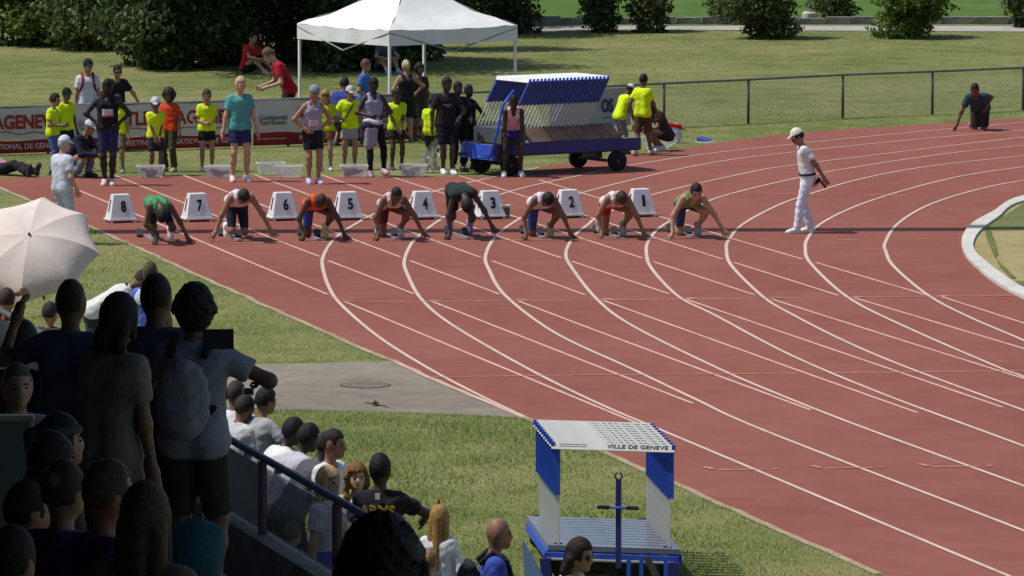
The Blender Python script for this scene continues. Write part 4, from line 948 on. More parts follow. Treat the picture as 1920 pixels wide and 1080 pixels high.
    if socks:
        for s in (-1, 1):
            a = ank[s] + (kne[s] - ank[s]) * socks[1]; sdf_obj('sock', [C(a, ank[s], .025 * B + .003, .022, [(a, unit(kne[s] - ank[s]))])], h, .01, cloth(socks[0]), root)
    if shoes:
        for s in (-1, 1): sdf_obj('shoe', footp(s, .005), h * .8, .02 * H, shoem(shoes), root)
    # --- head details
    def hp_(x, y, z): return hc + Rh @ (A3(x, y, z) * hs)
    up, fw = Rh @ A3(0, 0, 1), Rh @ A3(0, -1, 0)
    hk, hcol = hair[:2]
    if hk != 'bald':
        gh = {'buzz': .003, 'short': .008, 'long': .011, 'pony': .008, 'bun': .008, 'curly': .018, 'afro': .034, 'bob': .013, 'fade': .006, 'mullet': .009}[hk] * hs
        hp2 = [E_(hp_(0, .006, .010), Rh, (hr_[0] + gh, hr_[1] + gh, hr_[2] + gh))]
        if hk in ('long', 'mullet', 'bob'):
            L = hair[2] if len(hair) > 2 and hk == 'long' else {'long': .17, 'mullet': .06, 'bob': .06}[hk]
            for s in (-1, 0, 1): 
                e = hp_(s * .034, .042 - .018 * abs(s), -.02); e2 = e - A3(0, 0, 1) * L + Rs @ A3(s * .012, .028, 0); hp2.append(C(e, e2, .026 * hs, .021 * hs))
            if hk != 'mullet':
                for s in (-1, 1): hp2.append(C(hp_(s * .042, -.012, .01), hp_(s * .046, -.01, -.05 if hk == 'bob' else -.11), .014 * hs, .011 * hs))
        if hk == 'pony': hp2 += [C(hp_(.0, .055, .04), hp_(0, .085, .02), .014, .018), C(hp_(0, .085, .02), hp_(0, .09, -.07), .018, .008)]
        if hk == 'bun': hp2 += [E_(hp_(0, .066, .035), Rh, (.024, .022, .024))]
        if hk in ('curly', 'afro'):
            for i in range(70 if hk == 'curly' else 90):
                q = RNG.normal(size=3); q /= np.linalg.norm(q); q[2] = abs(q[2]) * 1.0 - .25
                hp2.append(E_(hp_(*(q * A3(.045 + gh, .054 + gh, .060 + gh)) + A3(0, .008, .01)), Rh, (.011 * hs, .011 * hs, .011 * hs)))
            if hk == 'curly' and hair[-1] is not None and len(hair) > 2:
                for s in (-1, 1):
                    for i in range(16): hp2.append(E_(hp_(s * (.05 + .012 * random.random()), -.008 + random.uniform(-.02, .03), .01 - .009 * i), Rh, (.015 * hs, .015 * hs, .015 * hs)))
        fp_ = hp_(0, -.026, .0); hl_ = hp_(0, 0, .038 if hk != 'bob' else .026); nb = hp_(0, 0, -.028 if hk in ('short', 'buzz', 'fade', 'pony', 'bun') else -.3)
        def post(F, X, Y, Z):
            a = (X - fp_[0] * H) * fw[0] + (Y - fp_[1] * H) * fw[1] + (Z - fp_[2] * H) * fw[2]
            b = (X - hl_[0] * H) * up[0] + (Y - hl_[1] * H) * up[1] + (Z - hl_[2] * H) * up[2]
            c = (X - nb[0] * H) * up[0] + (Y - nb[1] * H) * up[1] + (Z - nb[2] * H) * up[2]
            F = np.maximum(F, np.minimum(a, -b)); 
            if hk not in ('long', 'bob', 'curly', 'afro', 'mullet'): F = np.maximum(F, -c)
            am = .0018 if hk in ('short', 'buzz', 'fade', 'pony', 'bun') else .004
            if hk in ('long', 'bob', 'mullet', 'pony'): return F + am * H * np.sin(X * 230 + Y * 150 + 2.5 * np.sin(Z * 9 + ph)) * .32
            return F + am * H * (np.sin(X * 160 + Y * 90) * np.sin(Z * 120 + Y * 130 + ph))
        sdf_obj('hair', hp2, min(h, .014) * .85, .008 * H, hairm(hcol), root, post)
    if hat:
        kind, col = hat
        cp_ = [E_(hp_(0, .004, .012), Rh, (hr_[0] + .013, hr_[1] + .013, hr_[2] + .012), [(hp_(0, 0, .022), -up)])]
        if kind == 'cap': cp_.append(E_(hp_(0, -.062, .027), Rh @ rx(.22), (.038, .045, .006)))
        if kind == 'capback': cp_.append(E_(hp_(0, .062, .02), Rh @ rx(-.3), (.036, .04, .006)))
        sdf_obj('cap', cp_, h * .7, .006 * H, cloth(col), root)
    if face:
        fm = FACE.setdefault('e', small_sphere().mesh('eye', mat('eye_dark', (.015, .012, .01), .3)))
        bm_ = FACE.setdefault(('b', hcol), small_sphere().mesh('eyebrow', hairm(hcol if hk != 'bald' else (50, 40, 32)))); lm = FACE.setdefault(('m', skin), small_sphere().mesh('mouth', skinm(tuple(int(v * q) for v, q in zip(skin, (.72, .55, .55))))))
        items = [('mouth', lm, (0, -.0545, -.033), (.013, .0045, .0042))]
        for s in (-1, 1): items += [('eye', fm, (s * .0185, -.0485, .003), (.0085, .005, .0042)), ('eyebrow', bm_, (s * .019, -.0495, .0145), (.0125, .005, .003))]
        Rt = Matrix([list(r) for r in Rh])
        for nm, me, c_, sc in items:
            o = obj(nm, me, root, Vector(hp_(*c_) * H)); o.rotation_euler = Rt.to_euler(); o.scale = Vector(sc) * H * hs
    if glasses:
        mb = MB(); Rt = Matrix([list(r) for r in Rh])
        for s in (-1, 1): mb.box(Vector(hp_(s * .021, -.054, .004) * H), (.034 * H * hs, .010 * H, .021 * H * hs), Rt); mb.tube([Vector(hp_(s * .040, -.05, .007) * H), Vector(hp_(s * .047, .005, .007) * H)], .003, 4)
        mb.box(Vector(hp_(0, -.056, .007) * H), (.012 * H, .006 * H, .006 * H), Rt); mb.build('sunglasses', mat('sunglass', (.01, .01, .012), .15, .5), root)
    if band:
        def post(F, X, Y, Z):
            v = (X - hc[0] * H) * up[0] + (Y - hc[1] * H) * up[1] + (Z - hc[2] * H) * up[2]; return np.maximum(F, np.abs(v - .032 * hs * H) - .01 * H)
        sdf_obj('headband', [E_(hp_(0, .005, .010), Rh, (hr_[0] + .014, hr_[1] + .014, hr_[2] + .014))], h * .7, .006, cloth(band), root, post)
    if pack:
        pkc = pack[0]; z0, z1 = (pack[1], pack[2]) if len(pack) > 2 else (.09, .26)
        pp_ = [E_(T(0, .115, (z0 + z1) / 2), Rs, (.085, .055, (z1 - z0) * .58)), E_(T(0, .14, z0 + .05), Rs, (.06, .045, .05))]
        def post(F, X, Y, Z): return wr(F, X, Y, Z, .004)
        r_ = empty('backpack', foot, R(rz), label=pack[-1], cat='backpack'); sdf_obj('bag', pp_, h, .03 * H, cloth(pkc), r_, post)
        for s in (-1, 1):
            pts = [T(s * .055, .07, .27), T(s * .06, .01, .325), T(s * .058, -.055, .28), T(s * .066, -.078, .2), T(s * .085, -.03, .13), T(s * .07, .07, .1)]
            mb = MB(); mb.tube([Vector(p_ * H) for p_ in pts], .014 * H, 6); st_ = mb.build('strap', cloth(pack[3] if len(pack) > 4 else pkc), r_, True)
    if bag:
        pts = [T(-.06, .05, .30), T(-.03, -.075, .25), T(.05, -.085, .1), T(.1, -.02, .02)] if bag[1] > 0 else [T(.05, .05, .30), T(.03, -.078, .25), T(-.05, -.088, .12), T(-.105, -.03, .03)]
        r_ = empty('shoulder_bag', foot, R(rz), label=bag[2], cat='bag'); mb = MB(); mb.tube([Vector(p_ * H) for p_ in pts] , .009 * H, 6); mb.build('strap', cloth(bag[0]), r_, True)
        sdf_obj('pouch', [E_(T(.115 * bag[1], .0, -.01), Rs, (.03, .045, .055))], h, .01, cloth(bag[0]), r_)
    return root
def stand_at(px, py, top_, **k):
    """standing person whose soles are at pixel (px,py) on the ground and whose crown is at pixel row top_"""
    f = G(px, py); H = (AT(px, top_, f.y).z) * k.pop('hfix', 1.0); return person(f, H, **k)

YEL = (216, 242, 34); DK = (62, 44, 36); TAN = (168, 122, 92); FAIR = (196, 150, 120); BRN = (120, 82, 60); BLK = (46, 34, 29)
VG = 'young volunteers in yellow shirts'; AG = 'athletes standing behind the lane boxes'; RG = 'runners crouched in the starting blocks'; BB = 'people behind the fence'
hips_l, hips_r = (-.085, -.045, .575), (.085, -.045, .575)
# athletes
stand_at(203, 348, 142, rz=4, label='tall dark athlete in navy kit with hands on hips and a white race bib', group=AG, skin=BLK, hl=(-.09, -.04, .56), hr=(.09, -.04, .56), el=(-1, .25, 0), er=(1, .25, 0), head=(0, 30, 0), top=('singlet', (32, 32, 42), -.01), bottom=('tights', (44, 44, 80), .42), shoes=(225, 190, 185), bib=((205, 195, 195), .105), hair=('buzz', (14, 12, 12)), fl=(-.03, 0, .045), fr=(.03, .02, .045), build=.95, palml=(1, 0, 0), palmr=(-1, 0, 0))
stand_at(450, 341, 142, rz=12, label='blond athlete in a loose teal T-shirt and navy shorts looking right', group=AG, skin=FAIR, head=(14, 10, 0), top=('tshirt', (88, 165, 160), -.05, .02), bottom=('shorts', (40, 50, 92), .30), shoes=(225, 200, 195), hair=('short', (205, 180, 140)), fl=(-.07, 0, .045), fr=(.06, 0, .045), hl=(-.165, -.02, .47), hr=(.165, -.02, .47))
stand_at(586, 345, 158, rz=18, label='athlete in pale lilac vest, backward grey cap and black shorts, hands on hips', group=AG, skin=TAN, hl=(-.085, -.05, .555), hr=(.085, -.02, .555), el=(-1, .3, 0), er=(1, .3, 0), head=(12, 12, 0), top=('singlet', (164, 160, 186), -.02), bottom=('shorts', (34, 34, 36), .34), shoes=(190, 180, 215), bib=((210, 190, 190), .06, (190, 150, 150)), hat=('capback', (140, 145, 165)), hair=('buzz', (60, 45, 35)), fl=(-.04, 0, .045), fr=(.05, -.03, .045), lean=4, palml=(1, 0, 0), palmr=(-1, 0, 0))
stand_at(700, 331, 142, rz=14, label='dark athlete in a lilac vest and black tights holding a bundle of clothes', group=AG, skin=DK, hl=(-.06, -.13, .615), hr=(.07, -.12, .60), el=(-1, .6, -.3), er=(1, .6, -.3), head=(-4, 22, 0), top=('singlet', (160, 158, 184), -.01), bottom=('tights', (30, 30, 34), .97), shoes=(205, 160, 185), hair=('fade', (14, 12, 12)), fl=(-.04, -.05, .045), fr=(.13, .1, .06), kr=(.4, -1, 0))
stand_at(836, 327, 143, rz=20, label='dark athlete in black T-shirt with white chest print and black shorts, white shoes', group=AG, skin=(78, 56, 46), top=('tshirt', (38, 38, 42), -.04, .016), bottom=('shorts', (26, 27, 34), .42), shoes=(225, 222, 218), hair=('short', (18, 15, 14)), head=(10, 12, 0), hl=(-.15, 0, .48), hr=(.10, -.12, .57), er=(1, .5, 0), stripe=[(-.05, .05, .19, .197, (210, 210, 210)), (-.02, .02, .165, .185, (120, 120, 125))], fl=(-.03, 0, .045), fr=(.04, -.06, .045))
stand_at(961, 332, 172, hfix=1.10, rz=6, label='dark athlete bending forward with hands on knees in a pink vest and violet shorts', group=AG, skin=(58, 44, 38), pel=(0, .08, .50), lean=38, head=(0, -8, 0), hl=(-.085, -.10, .33), hr=(.085, -.10, .33), el=(-1, .2, .2), er=(1, .2, .2), top=('singlet', (205, 172, 176), -.01), bottom=('shorts', (60, 48, 120), .2), shoes=(215, 210, 212), hair=('buzz', (16, 14, 14)), fl=(-.09, 0, .045), fr=(.09, 0, .045), fcurl=.8)
b_ = AT(697, 232, G(700, 331).y - .22)
bd_ = empty('clothes_bundle', b_, label='bundle of white, navy and grey clothes held by the athlete in a lilac vest', cat='clothes')
sdf_obj('white_shirt', [('e', A3(.0, 0, .05), rzm(.2), A3(.16, .09, .05)), ('e', A3(.08, -.02, .02), rzm(.2), A3(.09, .08, .05))], .018, .04, cloth((205, 205, 212)), bd_)
sdf_obj('navy_jacket', [('e', A3(-.02, 0, -.04), rzm(.1), A3(.19, .10, .08)), ('c', A3(-.12, -.03, -.05), A3(-.14, -.04, -.22), .05, .04)], .018, .04, cloth((42, 42, 70)), bd_)
sdf_obj('grey_towel', [('c', A3(-.06, -.03, -.1), A3(-.05, -.03, -.36), .08, .09), ('c', A3(.04, -.03, -.1), A3(.02, -.03, -.34), .07, .07)], .018, .04, cloth((150, 146, 165)), bd_)
# volunteers
stand_at(100, 328, 176, rz=72, label='boy in yellow shirt and blue jeans at the left, hands together, in profile', group=VG, skin=TAN, hs=1.12, head=(0, 12, 0), hl=(-.07, -.14, .62), hr=(.05, -.15, .62), top=('tshirt', YEL, -.06, .018), bottom=('pants', (88, 104, 150), .97), shoes=(60, 60, 66), hair=('short', (34, 25, 20)), build=.95)
stand_at(124, 321, 164, rz=40, label='youth in yellow shirt and black cap close behind the boy in jeans', group=VG, skin=BRN, hat=('cap', (32, 34, 34)), top=('tshirt', YEL, -.06, .018), bottom=('pants', (36, 40, 48), .95), shoes=(50, 50, 52), hair=('short', (20, 16, 14)), head=(0, 10, 0), build=.9)
stand_at(222, 324, 176, rz=-10, label='volunteer in yellow shirt half hidden behind the athlete in navy kit', group=VG, skin=TAN, top=('tshirt', YEL, -.05, .015), bottom=('shorts', (120, 110, 95), .42), shoes=(150, 150, 150), hair=('short', (50, 36, 26)), build=.92)
stand_at(292, 329, 184, rz=18, label='child in yellow shirt and white cap with hands clasped in front', group=VG, skin=BRN, hs=1.15, hat=('cap', (205, 205, 222)), head=(-14, 14, 0), hl=(-.02, -.1, .46), hr=(.03, -.1, .455), top=('tshirt', YEL, -.06, .02), bottom=('shorts', (46, 44, 58), .4), shoes=(70, 68, 72), hair=('short', (30, 24, 20)), palml=(.3, 1, 0), palmr=(-.3, 1, 0))
stand_at(388, 321, 168, rz=10, label='slim boy in yellow shirt and black shorts holding his hands together', group=VG, skin=TAN, hs=1.12, head=(0, 14, 0), hl=(-.03, -.13, .60), hr=(.03, -.13, .59), top=('tshirt', YEL, -.05, .016), bottom=('shorts', (34, 34, 34), .28), shoes=(205, 200, 185), hair=('short', (74, 50, 36)), build=.92)
stand_at(655, 318, 160, rz=12, label='volunteer in yellow shirt with white visor cap and a black shoulder bag', group=VG, skin=TAN, hat=('cap', (190, 192, 200)), head=(8, 14, 0), top=('tshirt', YEL, -.05, .02), bottom=('shorts', (165, 155, 165), .3), shoes=(120, 120, 120), hair=('short', (24, 24, 40)), hl=(-.12, -.12, .62), bag=((28, 28, 30), -1, 'black shoulder bag worn across a yellow shirt, resting at the hip'), build=.98)
stand_at(744, 318, 166, rz=14, label='dark-skinned boy in yellow shirt with folded hands behind a clear tub', group=VG, skin=(88, 60, 46), hs=1.1, head=(-6, 16, 0), hl=(-.02, -.12, .50), hr=(.03, -.12, .49), top=('tshirt', YEL, -.06, .02), bottom=('shorts', (40, 40, 42), .26), shoes=(90, 88, 86), hair=('short', (30, 20, 18)))
stand_at(808, 318, 180, rz=150, label='volunteer in yellow shirt mostly hidden behind the athlete in black T-shirt', group=VG, skin=BRN, hs=1.1, head=(0, 20, 0), hl=(-.14, -.14, .62), top=('tshirt', YEL, -.06, .018), bottom=('shorts', (50, 60, 50), .4), shoes=(190, 185, 170), hair=('short', (30, 24, 20)))
stand_at(1166, 289, 152, rz=118, label='volunteer in yellow shirt and white cap bending forward at the trolley', group=VG, skin=BRN, lean=20, pel=(0, .04, .52), hat=('cap', (205, 200, 205)), head=(0, 16, 0), hl=(-.06, -.2, .55), hr=(.06, -.2, .55), top=('tshirt', YEL, -.05, .022), bottom=('pants', (122, 120, 130), .8), shoes=(60, 60, 60), hair=('short', (30, 26, 22)), fl=(-.06, .02, .045), fr=(.07, -.06, .045))
stand_at(1205, 292, 138, rz=148, label='volunteer in yellow shirt and brown shorts walking away beside the trolley', group=VG, skin=BRN, top=('tshirt', YEL, -.05, .02), bottom=('shorts', (84, 58, 44), .46), shoes=(180, 172, 150), hair=('short', (24, 18, 15)), hl=(-.13, -.14, .5), hr=(.15, 0, .5), fl=(-.03, -.13, .05), fr=(.04, .14, .06), head=(0, 5, 0))
# other people on the grass
stand_at(611, 320, 168, rz=-4, label='blonde woman in yellow shirt and dark glasses behind the athlete in the grey cap', group=VG, skin=TAN, hr=(.08, -.1, .6), top=('tshirt', (190, 215, 40), -.05, .016), bottom=('shorts', (120, 86, 62), .25), shoes=(205, 215, 200), hair=('bob', (180, 140, 90)), glasses=1, build=.92)
stand_at(319, 322, 166, rz=-24, label='person in orange-red top and olive trousers with a big dark frizzy hairdo', group=None, skin=BRN, top=('tshirt', (205, 70, 30), -.04, .018), bottom=('pants', (74, 70, 44), .98), shoes=(170, 160, 150), hair=('afro', (56, 38, 32)), head=(0, 8, 0), face=True)
stand_at(858, 322, 152, rz=30, label='person in black with short dark hair just right of the athlete in black T-shirt', skin=(70, 50, 42), top=('long', (26, 27, 30), -.06, .018), bottom=('pants', (28, 29, 34), .9), shoes=(80, 78, 75), hair=('short', (16, 14, 14)), hl=(-.1, -.12, .56), hr=(.1, -.12, .58))
stand_at(878, 318, 158, rz=35, label='dark person in black sleeveless top with a bent arm next to the far trolley', skin=(52, 38, 32), top=('singlet', (24, 24, 27), -.04), bottom=('pants', (24, 25, 28), .9), shoes=(90, 85, 80), hair=('short', (14, 12, 12)), hr=(.06, -.13, .58), er=(1, .3, 0), hl=(-.08, -.12, .6))
f = G(1238, 283)
person(f, 1.68, rz=-70, label='dark-haired person squatting on the grass behind the tilted clear tub', skin=BRN, pel=(0, .08, .17), lean=28, head=(0, 12, 0), hl=(-.1, -.24, .26), hr=(.1, -.24, .26), fl=(-.08, .0, .045), fr=(.08, .0, .045), top=('tshirt', (60, 48, 44), -.03), bottom=('shorts', (52, 44, 40), .4), shoes=(205, 200, 195), hair=('long', (22, 17, 15)))
f = G(1262, 268)
wb = empty('carrier_bag', f, label='white carrier bag with red things on top on the grass by the bend', cat='bag')
sdf_obj('bag', [('e', A3(0, 0, .16), rzm(0), A3(.17, .12, .19)), ('c', A3(-.1, 0, .3), A3(.08, 0, .33), .06, .04)], .018, .05, cloth((205, 205, 212)), wb)
sdf_obj('red_cloth', [('e', A3(-.06, -.04, .34), rzm(0), A3(.1, .07, .05)), ('e', A3(.08, -.03, .32), rzm(.4), A3(.09, .06, .05)), ('c', A3(.1, -.04, .3), A3(.22, -.06, .25), .025, .015)], .016, .03, cloth((190, 45, 40)), wb)
f = G(5, 328)
person(f, 1.60, rz=48, label='person in pink top lying back on the grass with legs stretched at the left edge', skin=BRN, pel=(.0, .0, .075), lean=-64, head=(0, 40, 0), hl=(-.15, .2, .04), hr=(.15, .2, .04), fl=(-.05, -.45, .04), fr=(.05, -.47, .05), kl=(0, 0, 1), kr=(0, 0, 1), top=('tshirt', (205, 150, 175), -.03), bottom=('pants', (40, 36, 46), .95), shoes=(45, 40, 42), hair=('short', (20, 18, 20)), dirs=((-.1, -.2, 1), (.1, -.2, 1)))
f = G(150, 333)
person(f, 1.72, rz=60, label='person in navy jacket and grey trousers squatting behind the official, white cap on', skin=TAN, pel=(0, .10, .18), lean=34, head=(0, -10, 0), hl=(-.06, -.24, .24), hr=(.08, -.24, .22), fl=(-.07, .0, .045), fr=(.08, -.04, .045), top=('long', (34, 36, 56), -.05, .016), bottom=('pants', (120, 122, 135), .96), shoes=(50, 50, 54), hat=('cap', (205, 205, 214)), hair=('short', (110, 105, 100)))
stand_at(118, 458, 254, rz=138, label='white-haired official in white polo and cap standing behind the sun umbrella', skin=FAIR, top=('polo', (206, 206, 222), -.05, .014), bottom=('pants', (190, 195, 215), .98), shoes=(200, 200, 200), hat=('cap', (214, 218, 228)), hair=('short', (190, 190, 192)), head=(-8, 10, 0), hl=(-.13, -.06, .5))
# starter
f = G(1513, 437)
person(f, AT(1478, 239, f.y).z * 1.01, rz=-84, label='starter in white cap, polo and trousers leaning forward, pistol held low', skin=(150, 100, 75), lean=9, pel=(0, .0, .52), head=(0, 16, 0), hl=(-.12, .08, .50), hr=(.11, .16, .50), el=(-.3, 1, 0), er=(.3, 1, 0), top=('polo', (226, 224, 226), -.005, .012), bottom=('pants', (226, 226, 240), .98), belt=(30, 32, 48), shoes=(226, 222, 218), hat=('cap', (230, 224, 205)), hair=('short', (30, 26, 24)), glasses=1, fl=(-.03, .04, .045), fr=(.06, -.10, .045), kl=(0, -1, 0), kr=(0, -1, 0), fcurl=1.3)
gp = AT(1536, 338, f.y + .0)
g_ = empty('starting_pistol', gp, label='dark starting pistol in the hand of the starter in white', cat='pistol')
mb = MB(); mb.box((.05, -.05, -.05), (.17, .025, .035), Matrix.Rotation(R(52), 3, 'Y')); mb.build('barrel', M_BLACK, g_); mb = MB(); mb.box((-.02, -.05, -.0), (.05, .03, .09), Matrix.Rotation(R(20), 3, 'Y')); mb.build('grip', M_BLACK, g_)
# kneeling man far right
f = G(1830, 245)
person(f, 1.80, rz=-6, label='man in dark teal T-shirt kneeling on the outside lane with one hand on the ground', skin=(110, 74, 54), build=.93, pel=(.04, .14, .235), lean=60, side=-8, head=(-8, -28, 0), hl=(-.21, -.12, .05), hr=(.10, -.02, .24), el=(-1, .3, 0), fl=(-.06, .34, .04), fr=(.07, .34, .04), kl=(0, -.5, -1), kr=(0, -.5, -1), top=('tshirt', (44, 70, 82), -.06, .016), bottom=('shorts', (54, 48, 50), .4), shoes=(160, 130, 130), hair=('buzz', (40, 30, 26)), dirs=((0, .3, -1), (0, .3, -1)))

# runners in the blocks, heading along the lanes
def runner(n, px, py, H, label, up=False, hw=.21, hwr=None, knee='R', head=(0, -12, 0), pelv=None, lean=77, side=0, tw=0, rz=0, drop=0, **k):
    f = G(px, py); hwr = hwr or hw
    if up: pelv = pelv or (-.03, .30, .44); lean = lean if lean != 77 else 102; fl, fr = (-.07, .62, .11), (.06, .42, .10); kl, kr = (0, -1, -.6), (0, -1, .0)
    else:
        pelv = pelv or (-.03, .27, .285); fl, fr = ((-.075, .53, .10), (.07, .24, .09)); kl, kr = (0, -.6, -1), (.25, -1, .3)
        if knee == 'L': fl, fr = (-.07, .24, .09), (.075, .53, .10); kl, kr = (-.25, -1, .3), (0, -.6, -1)
        if knee == 'B': fl, fr = (-.07, .42, .09), (.075, .46, .10); kl, kr = (0, -.8, -.8), (0, -.8, -.8)
    return person(f, H, rz=math.degrees(HEAD) * .75 + rz, label=label, group=RG, pel=pelv, lean=lean, side=side, twist=tw, head=head, hl=(-hw, -.01, .055), hr=(hwr, -.01, .055), el=(-1, .5, .2), er=(1, .5, .2), fl=fl, fr=fr, kl=kl, kr=kr, fcurl=.15, palml=(.4, .8, 0), palmr=(-.4, .8, 0), dirs=((0, -.5, -.85), (0, -.5, -.85)), **k)
runner(8, 320, 459, 1.74, 'runner in green vest with arched back and head hung low, left end', up=True, pelv=(-.09, .27, .345), lean=91, hw=.13, hwr=.15, head=(0, 48, 0), skin=(96, 70, 54), top=('singlet', (72, 150, 100), -.01), bottom=('tights', (36, 38, 62), .40), shoes=(225, 215, 214), hair=('short', (20, 17, 16)))
runner(7, 455, 453, 1.84, 'runner in white vest and navy tights with arms spread wide', hw=.24, hwr=.255, knee='B', skin=(164, 112, 84), head=(0, 2, 0), top=('singlet', (222, 212, 220), -.0), bottom=('tights', (40, 44, 66), .45), shoes=(225, 225, 225), hair=('short', (40, 30, 26)), pelv=(-.01, .27, .31))
runner(6, 604, 452, 1.78, 'dark runner in orange vest and blue shorts', hw=.16, hwr=.19, knee='R', skin=(92, 58, 44), head=(0, 2, 0), top=('singlet', (225, 90, 40), .0), bottom=('tights', (66, 76, 160), .36), shoes=(190, 205, 110), hair=('buzz', (70, 48, 38)), socks=((225, 225, 225), .3))
runner(5, 746, 452, 1.80, 'runner in maroon and white vest with the right knee raised', hw=.17, hwr=.22, knee='R', skin=(122, 80, 60), head=(6, -22, 0), top=('singlet', (206, 186, 184), .0), stripe=[(-.052, .052, .05, .215, (112, 44, 58))], bottom=('tights', (100, 40, 52), .3), shoes=(200, 190, 180), hair=('buzz', (34, 28, 26)), lean=75)
runner(4, 886, 450, 1.88, 'dark runner in black with hips raised and head hung between the arms', up=True, pelv=(-.07, .285, .385), lean=93, tw=6, hw=.19, hwr=.19, head=(0, 55, 0), skin=(74, 56, 46), build=.88, top=('sleeveless', (40, 50, 47), .0, .002), bottom=('shorts', (38, 42, 42), .36), shoes=(140, 120, 170), hair=('buzz', (24, 22, 22)), socks=((210, 200, 215), .3))
runner(3, 1028, 450, 1.80, 'runner in white vest and blue shorts beside lane box 2', hw=.19, hwr=.19, knee='R', skin=(126, 84, 62), head=(6, 4, 0), top=('singlet', (220, 210, 215), .0), bottom=('tights', (58, 74, 130), .44), shoes=(170, 165, 130), hair=('short', (26, 22, 20)))
runner(2, 1165, 448, 1.80, 'runner in red and white vest with red shorts beside lane box 1', hw=.17, hwr=.19, knee='R', skin=(150, 104, 76), head=(8, 4, 0), top=('singlet', (224, 208, 208), .0), stripe=[(-.05, .05, .05, .21, (196, 60, 54))], bottom=('tights', (190, 36, 40), .2), shoes=(170, 165, 165), hair=('short', (64, 48, 36)))
runner(1, 1306, 448, 1.80, 'pale runner in green and beige vest looking down, right end of the line', hw=.21, hwr=.24, knee='R', skin=(186, 142, 112), head=(0, -38, 0), top=('singlet', (112, 132, 84), .0), bottom=('tights', (62, 66, 92), .4), shoes=(150, 150, 150), hair=('short', (38, 28, 24)), lean=76)
# people behind the fence and on the slope
stand_at(165, 283, 110, rz=12, label='man in white T-shirt and black cap with red backpack straps behind the fence', group=BB, skin=TAN, hat=('cap', (34, 34, 36)), head=(14, 8, 0), top=('tshirt', (214, 210, 220), -.05, .016), bottom=('pants', (60, 58, 66), .95), shoes=(60, 60, 60), hair=('short', (26, 22, 20)), pack=((110, 36, 44), .09, .26, (120, 40, 48), 'dark red backpack worn by the man in white T-shirt behind the fence'))
stand_at(218, 281, 122, rz=14, label='man in black T-shirt and sunglasses leaning on the fence with one arm stretched', group=BB, skin=TAN, lean=16, hr=(.245, -.16, .53), hl=(-.16, -.17, .55), head=(4, -4, 0), hfix=1.03, top=('tshirt', (30, 30, 32), -.04, .016), bottom=('pants', (46, 46, 54), .95), shoes=(60, 60, 60), hair=('short', (18, 15, 14)), glasses=1)
stand_at(543, 266, 97, rz=-78, label='young man in red T-shirt and black shorts bending to the left behind the fence', group=BB, skin=FAIR, lean=26, hfix=1.12, head=(0, 16, 0), hl=(-.08, -.26, .55), hr=(.08, -.24, .55), top=('tshirt', (178, 30, 44), -.05, .018), bottom=('shorts', (30, 30, 32), .44), shoes=(90, 90, 90), hair=('short', (104, 80, 58)))
gb = empty('grey_bag', AT(521, 198, G(543, 266).y - .1), label='pale grey bag held by the young man in red T-shirt', cat='bag'); sdf_obj('bag', [('e', A3(0, 0, -.1), rzm(0), A3(.1, .07, .22))], .018, .02, cloth((170, 168, 182)), gb)
stand_at(683, 268, 110, rz=75, label='youth in bright blue T-shirt seen from the side behind the fence under the tent', group=BB, skin=TAN, head=(0, 8, 0), top=('tshirt', (76, 116, 190), -.06, .018), bottom=('shorts', (54, 56, 66), .44), shoes=(90, 90, 90), hair=('short', (96, 72, 54)), hl=(-.1, -.1, .55))
person(G(640, 274), 1.7, rz=160, label='person in dark blue top crouching behind the fence left of the youth in blue', group=BB, skin=BRN, pel=(0, .05, .30), lean=20, fl=(-.07, 0, .045), fr=(.07, 0, .045), top=('tshirt', (52, 64, 140), -.05, .016), bottom=('shorts', (44, 44, 56), .44), shoes=(80, 80, 80), hair=('short', (26, 24, 30)), hl=(-.08, -.2, .4), hr=(.08, -.2, .4))
stand_at(762, 268, 112, rz=196, label='woman with a blonde ponytail in a black racerback top seen from behind the fence', group=BB, skin=(176, 124, 96), head=(0, 4, 0), top=('singlet', (36, 34, 38), -.03), bottom=('shorts', (34, 38, 34), .42), shoes=(90, 90, 90), hair=('pony', (196, 172, 128)), hl=(-.15, -.12, .58), hr=(.14, -.1, .58), el=(-1, .3, 0))
stand_at(786, 264, 118, rz=30, label='dark-haired person half hidden behind the woman with the blonde ponytail', group=BB, skin=BRN, top=('tshirt', (60, 52, 40), -.04), bottom=('shorts', (60, 62, 52), .44), shoes=(90, 90, 90), hair=('curly', (22, 18, 16)), build=.95)
def sitter(px, py, H, rz, label, **k):
    return person(G(px, py), H, rz=rz, label=label, pel=(0, .1, .075), lean=14, hl=(-.10, -.22, .20), hr=(.10, -.22, .20), fl=(-.07, -.28, .045), fr=(.08, -.30, .045), kl=(-.2, -.3, 1), kr=(.2, -.3, 1), **k)
sitter(474, 138, 1.75, 48, 'person in red T-shirt sitting in the shade under the dark trees', skin=TAN, top=('tshirt', (190, 40, 36), -.03), bottom=('shorts', (40, 40, 48), .4), shoes=(170, 150, 130), hair=('short', (26, 22, 20)))
sitter(722, 136, 1.7, 20, 'person in dark clothes sitting in the shade under the white tent', skin=TAN, top=('tshirt', (70, 78, 92), -.03), bottom=('shorts', (50, 54, 66), .4), shoes=(140, 160, 190), hair=('short', (30, 26, 22)))

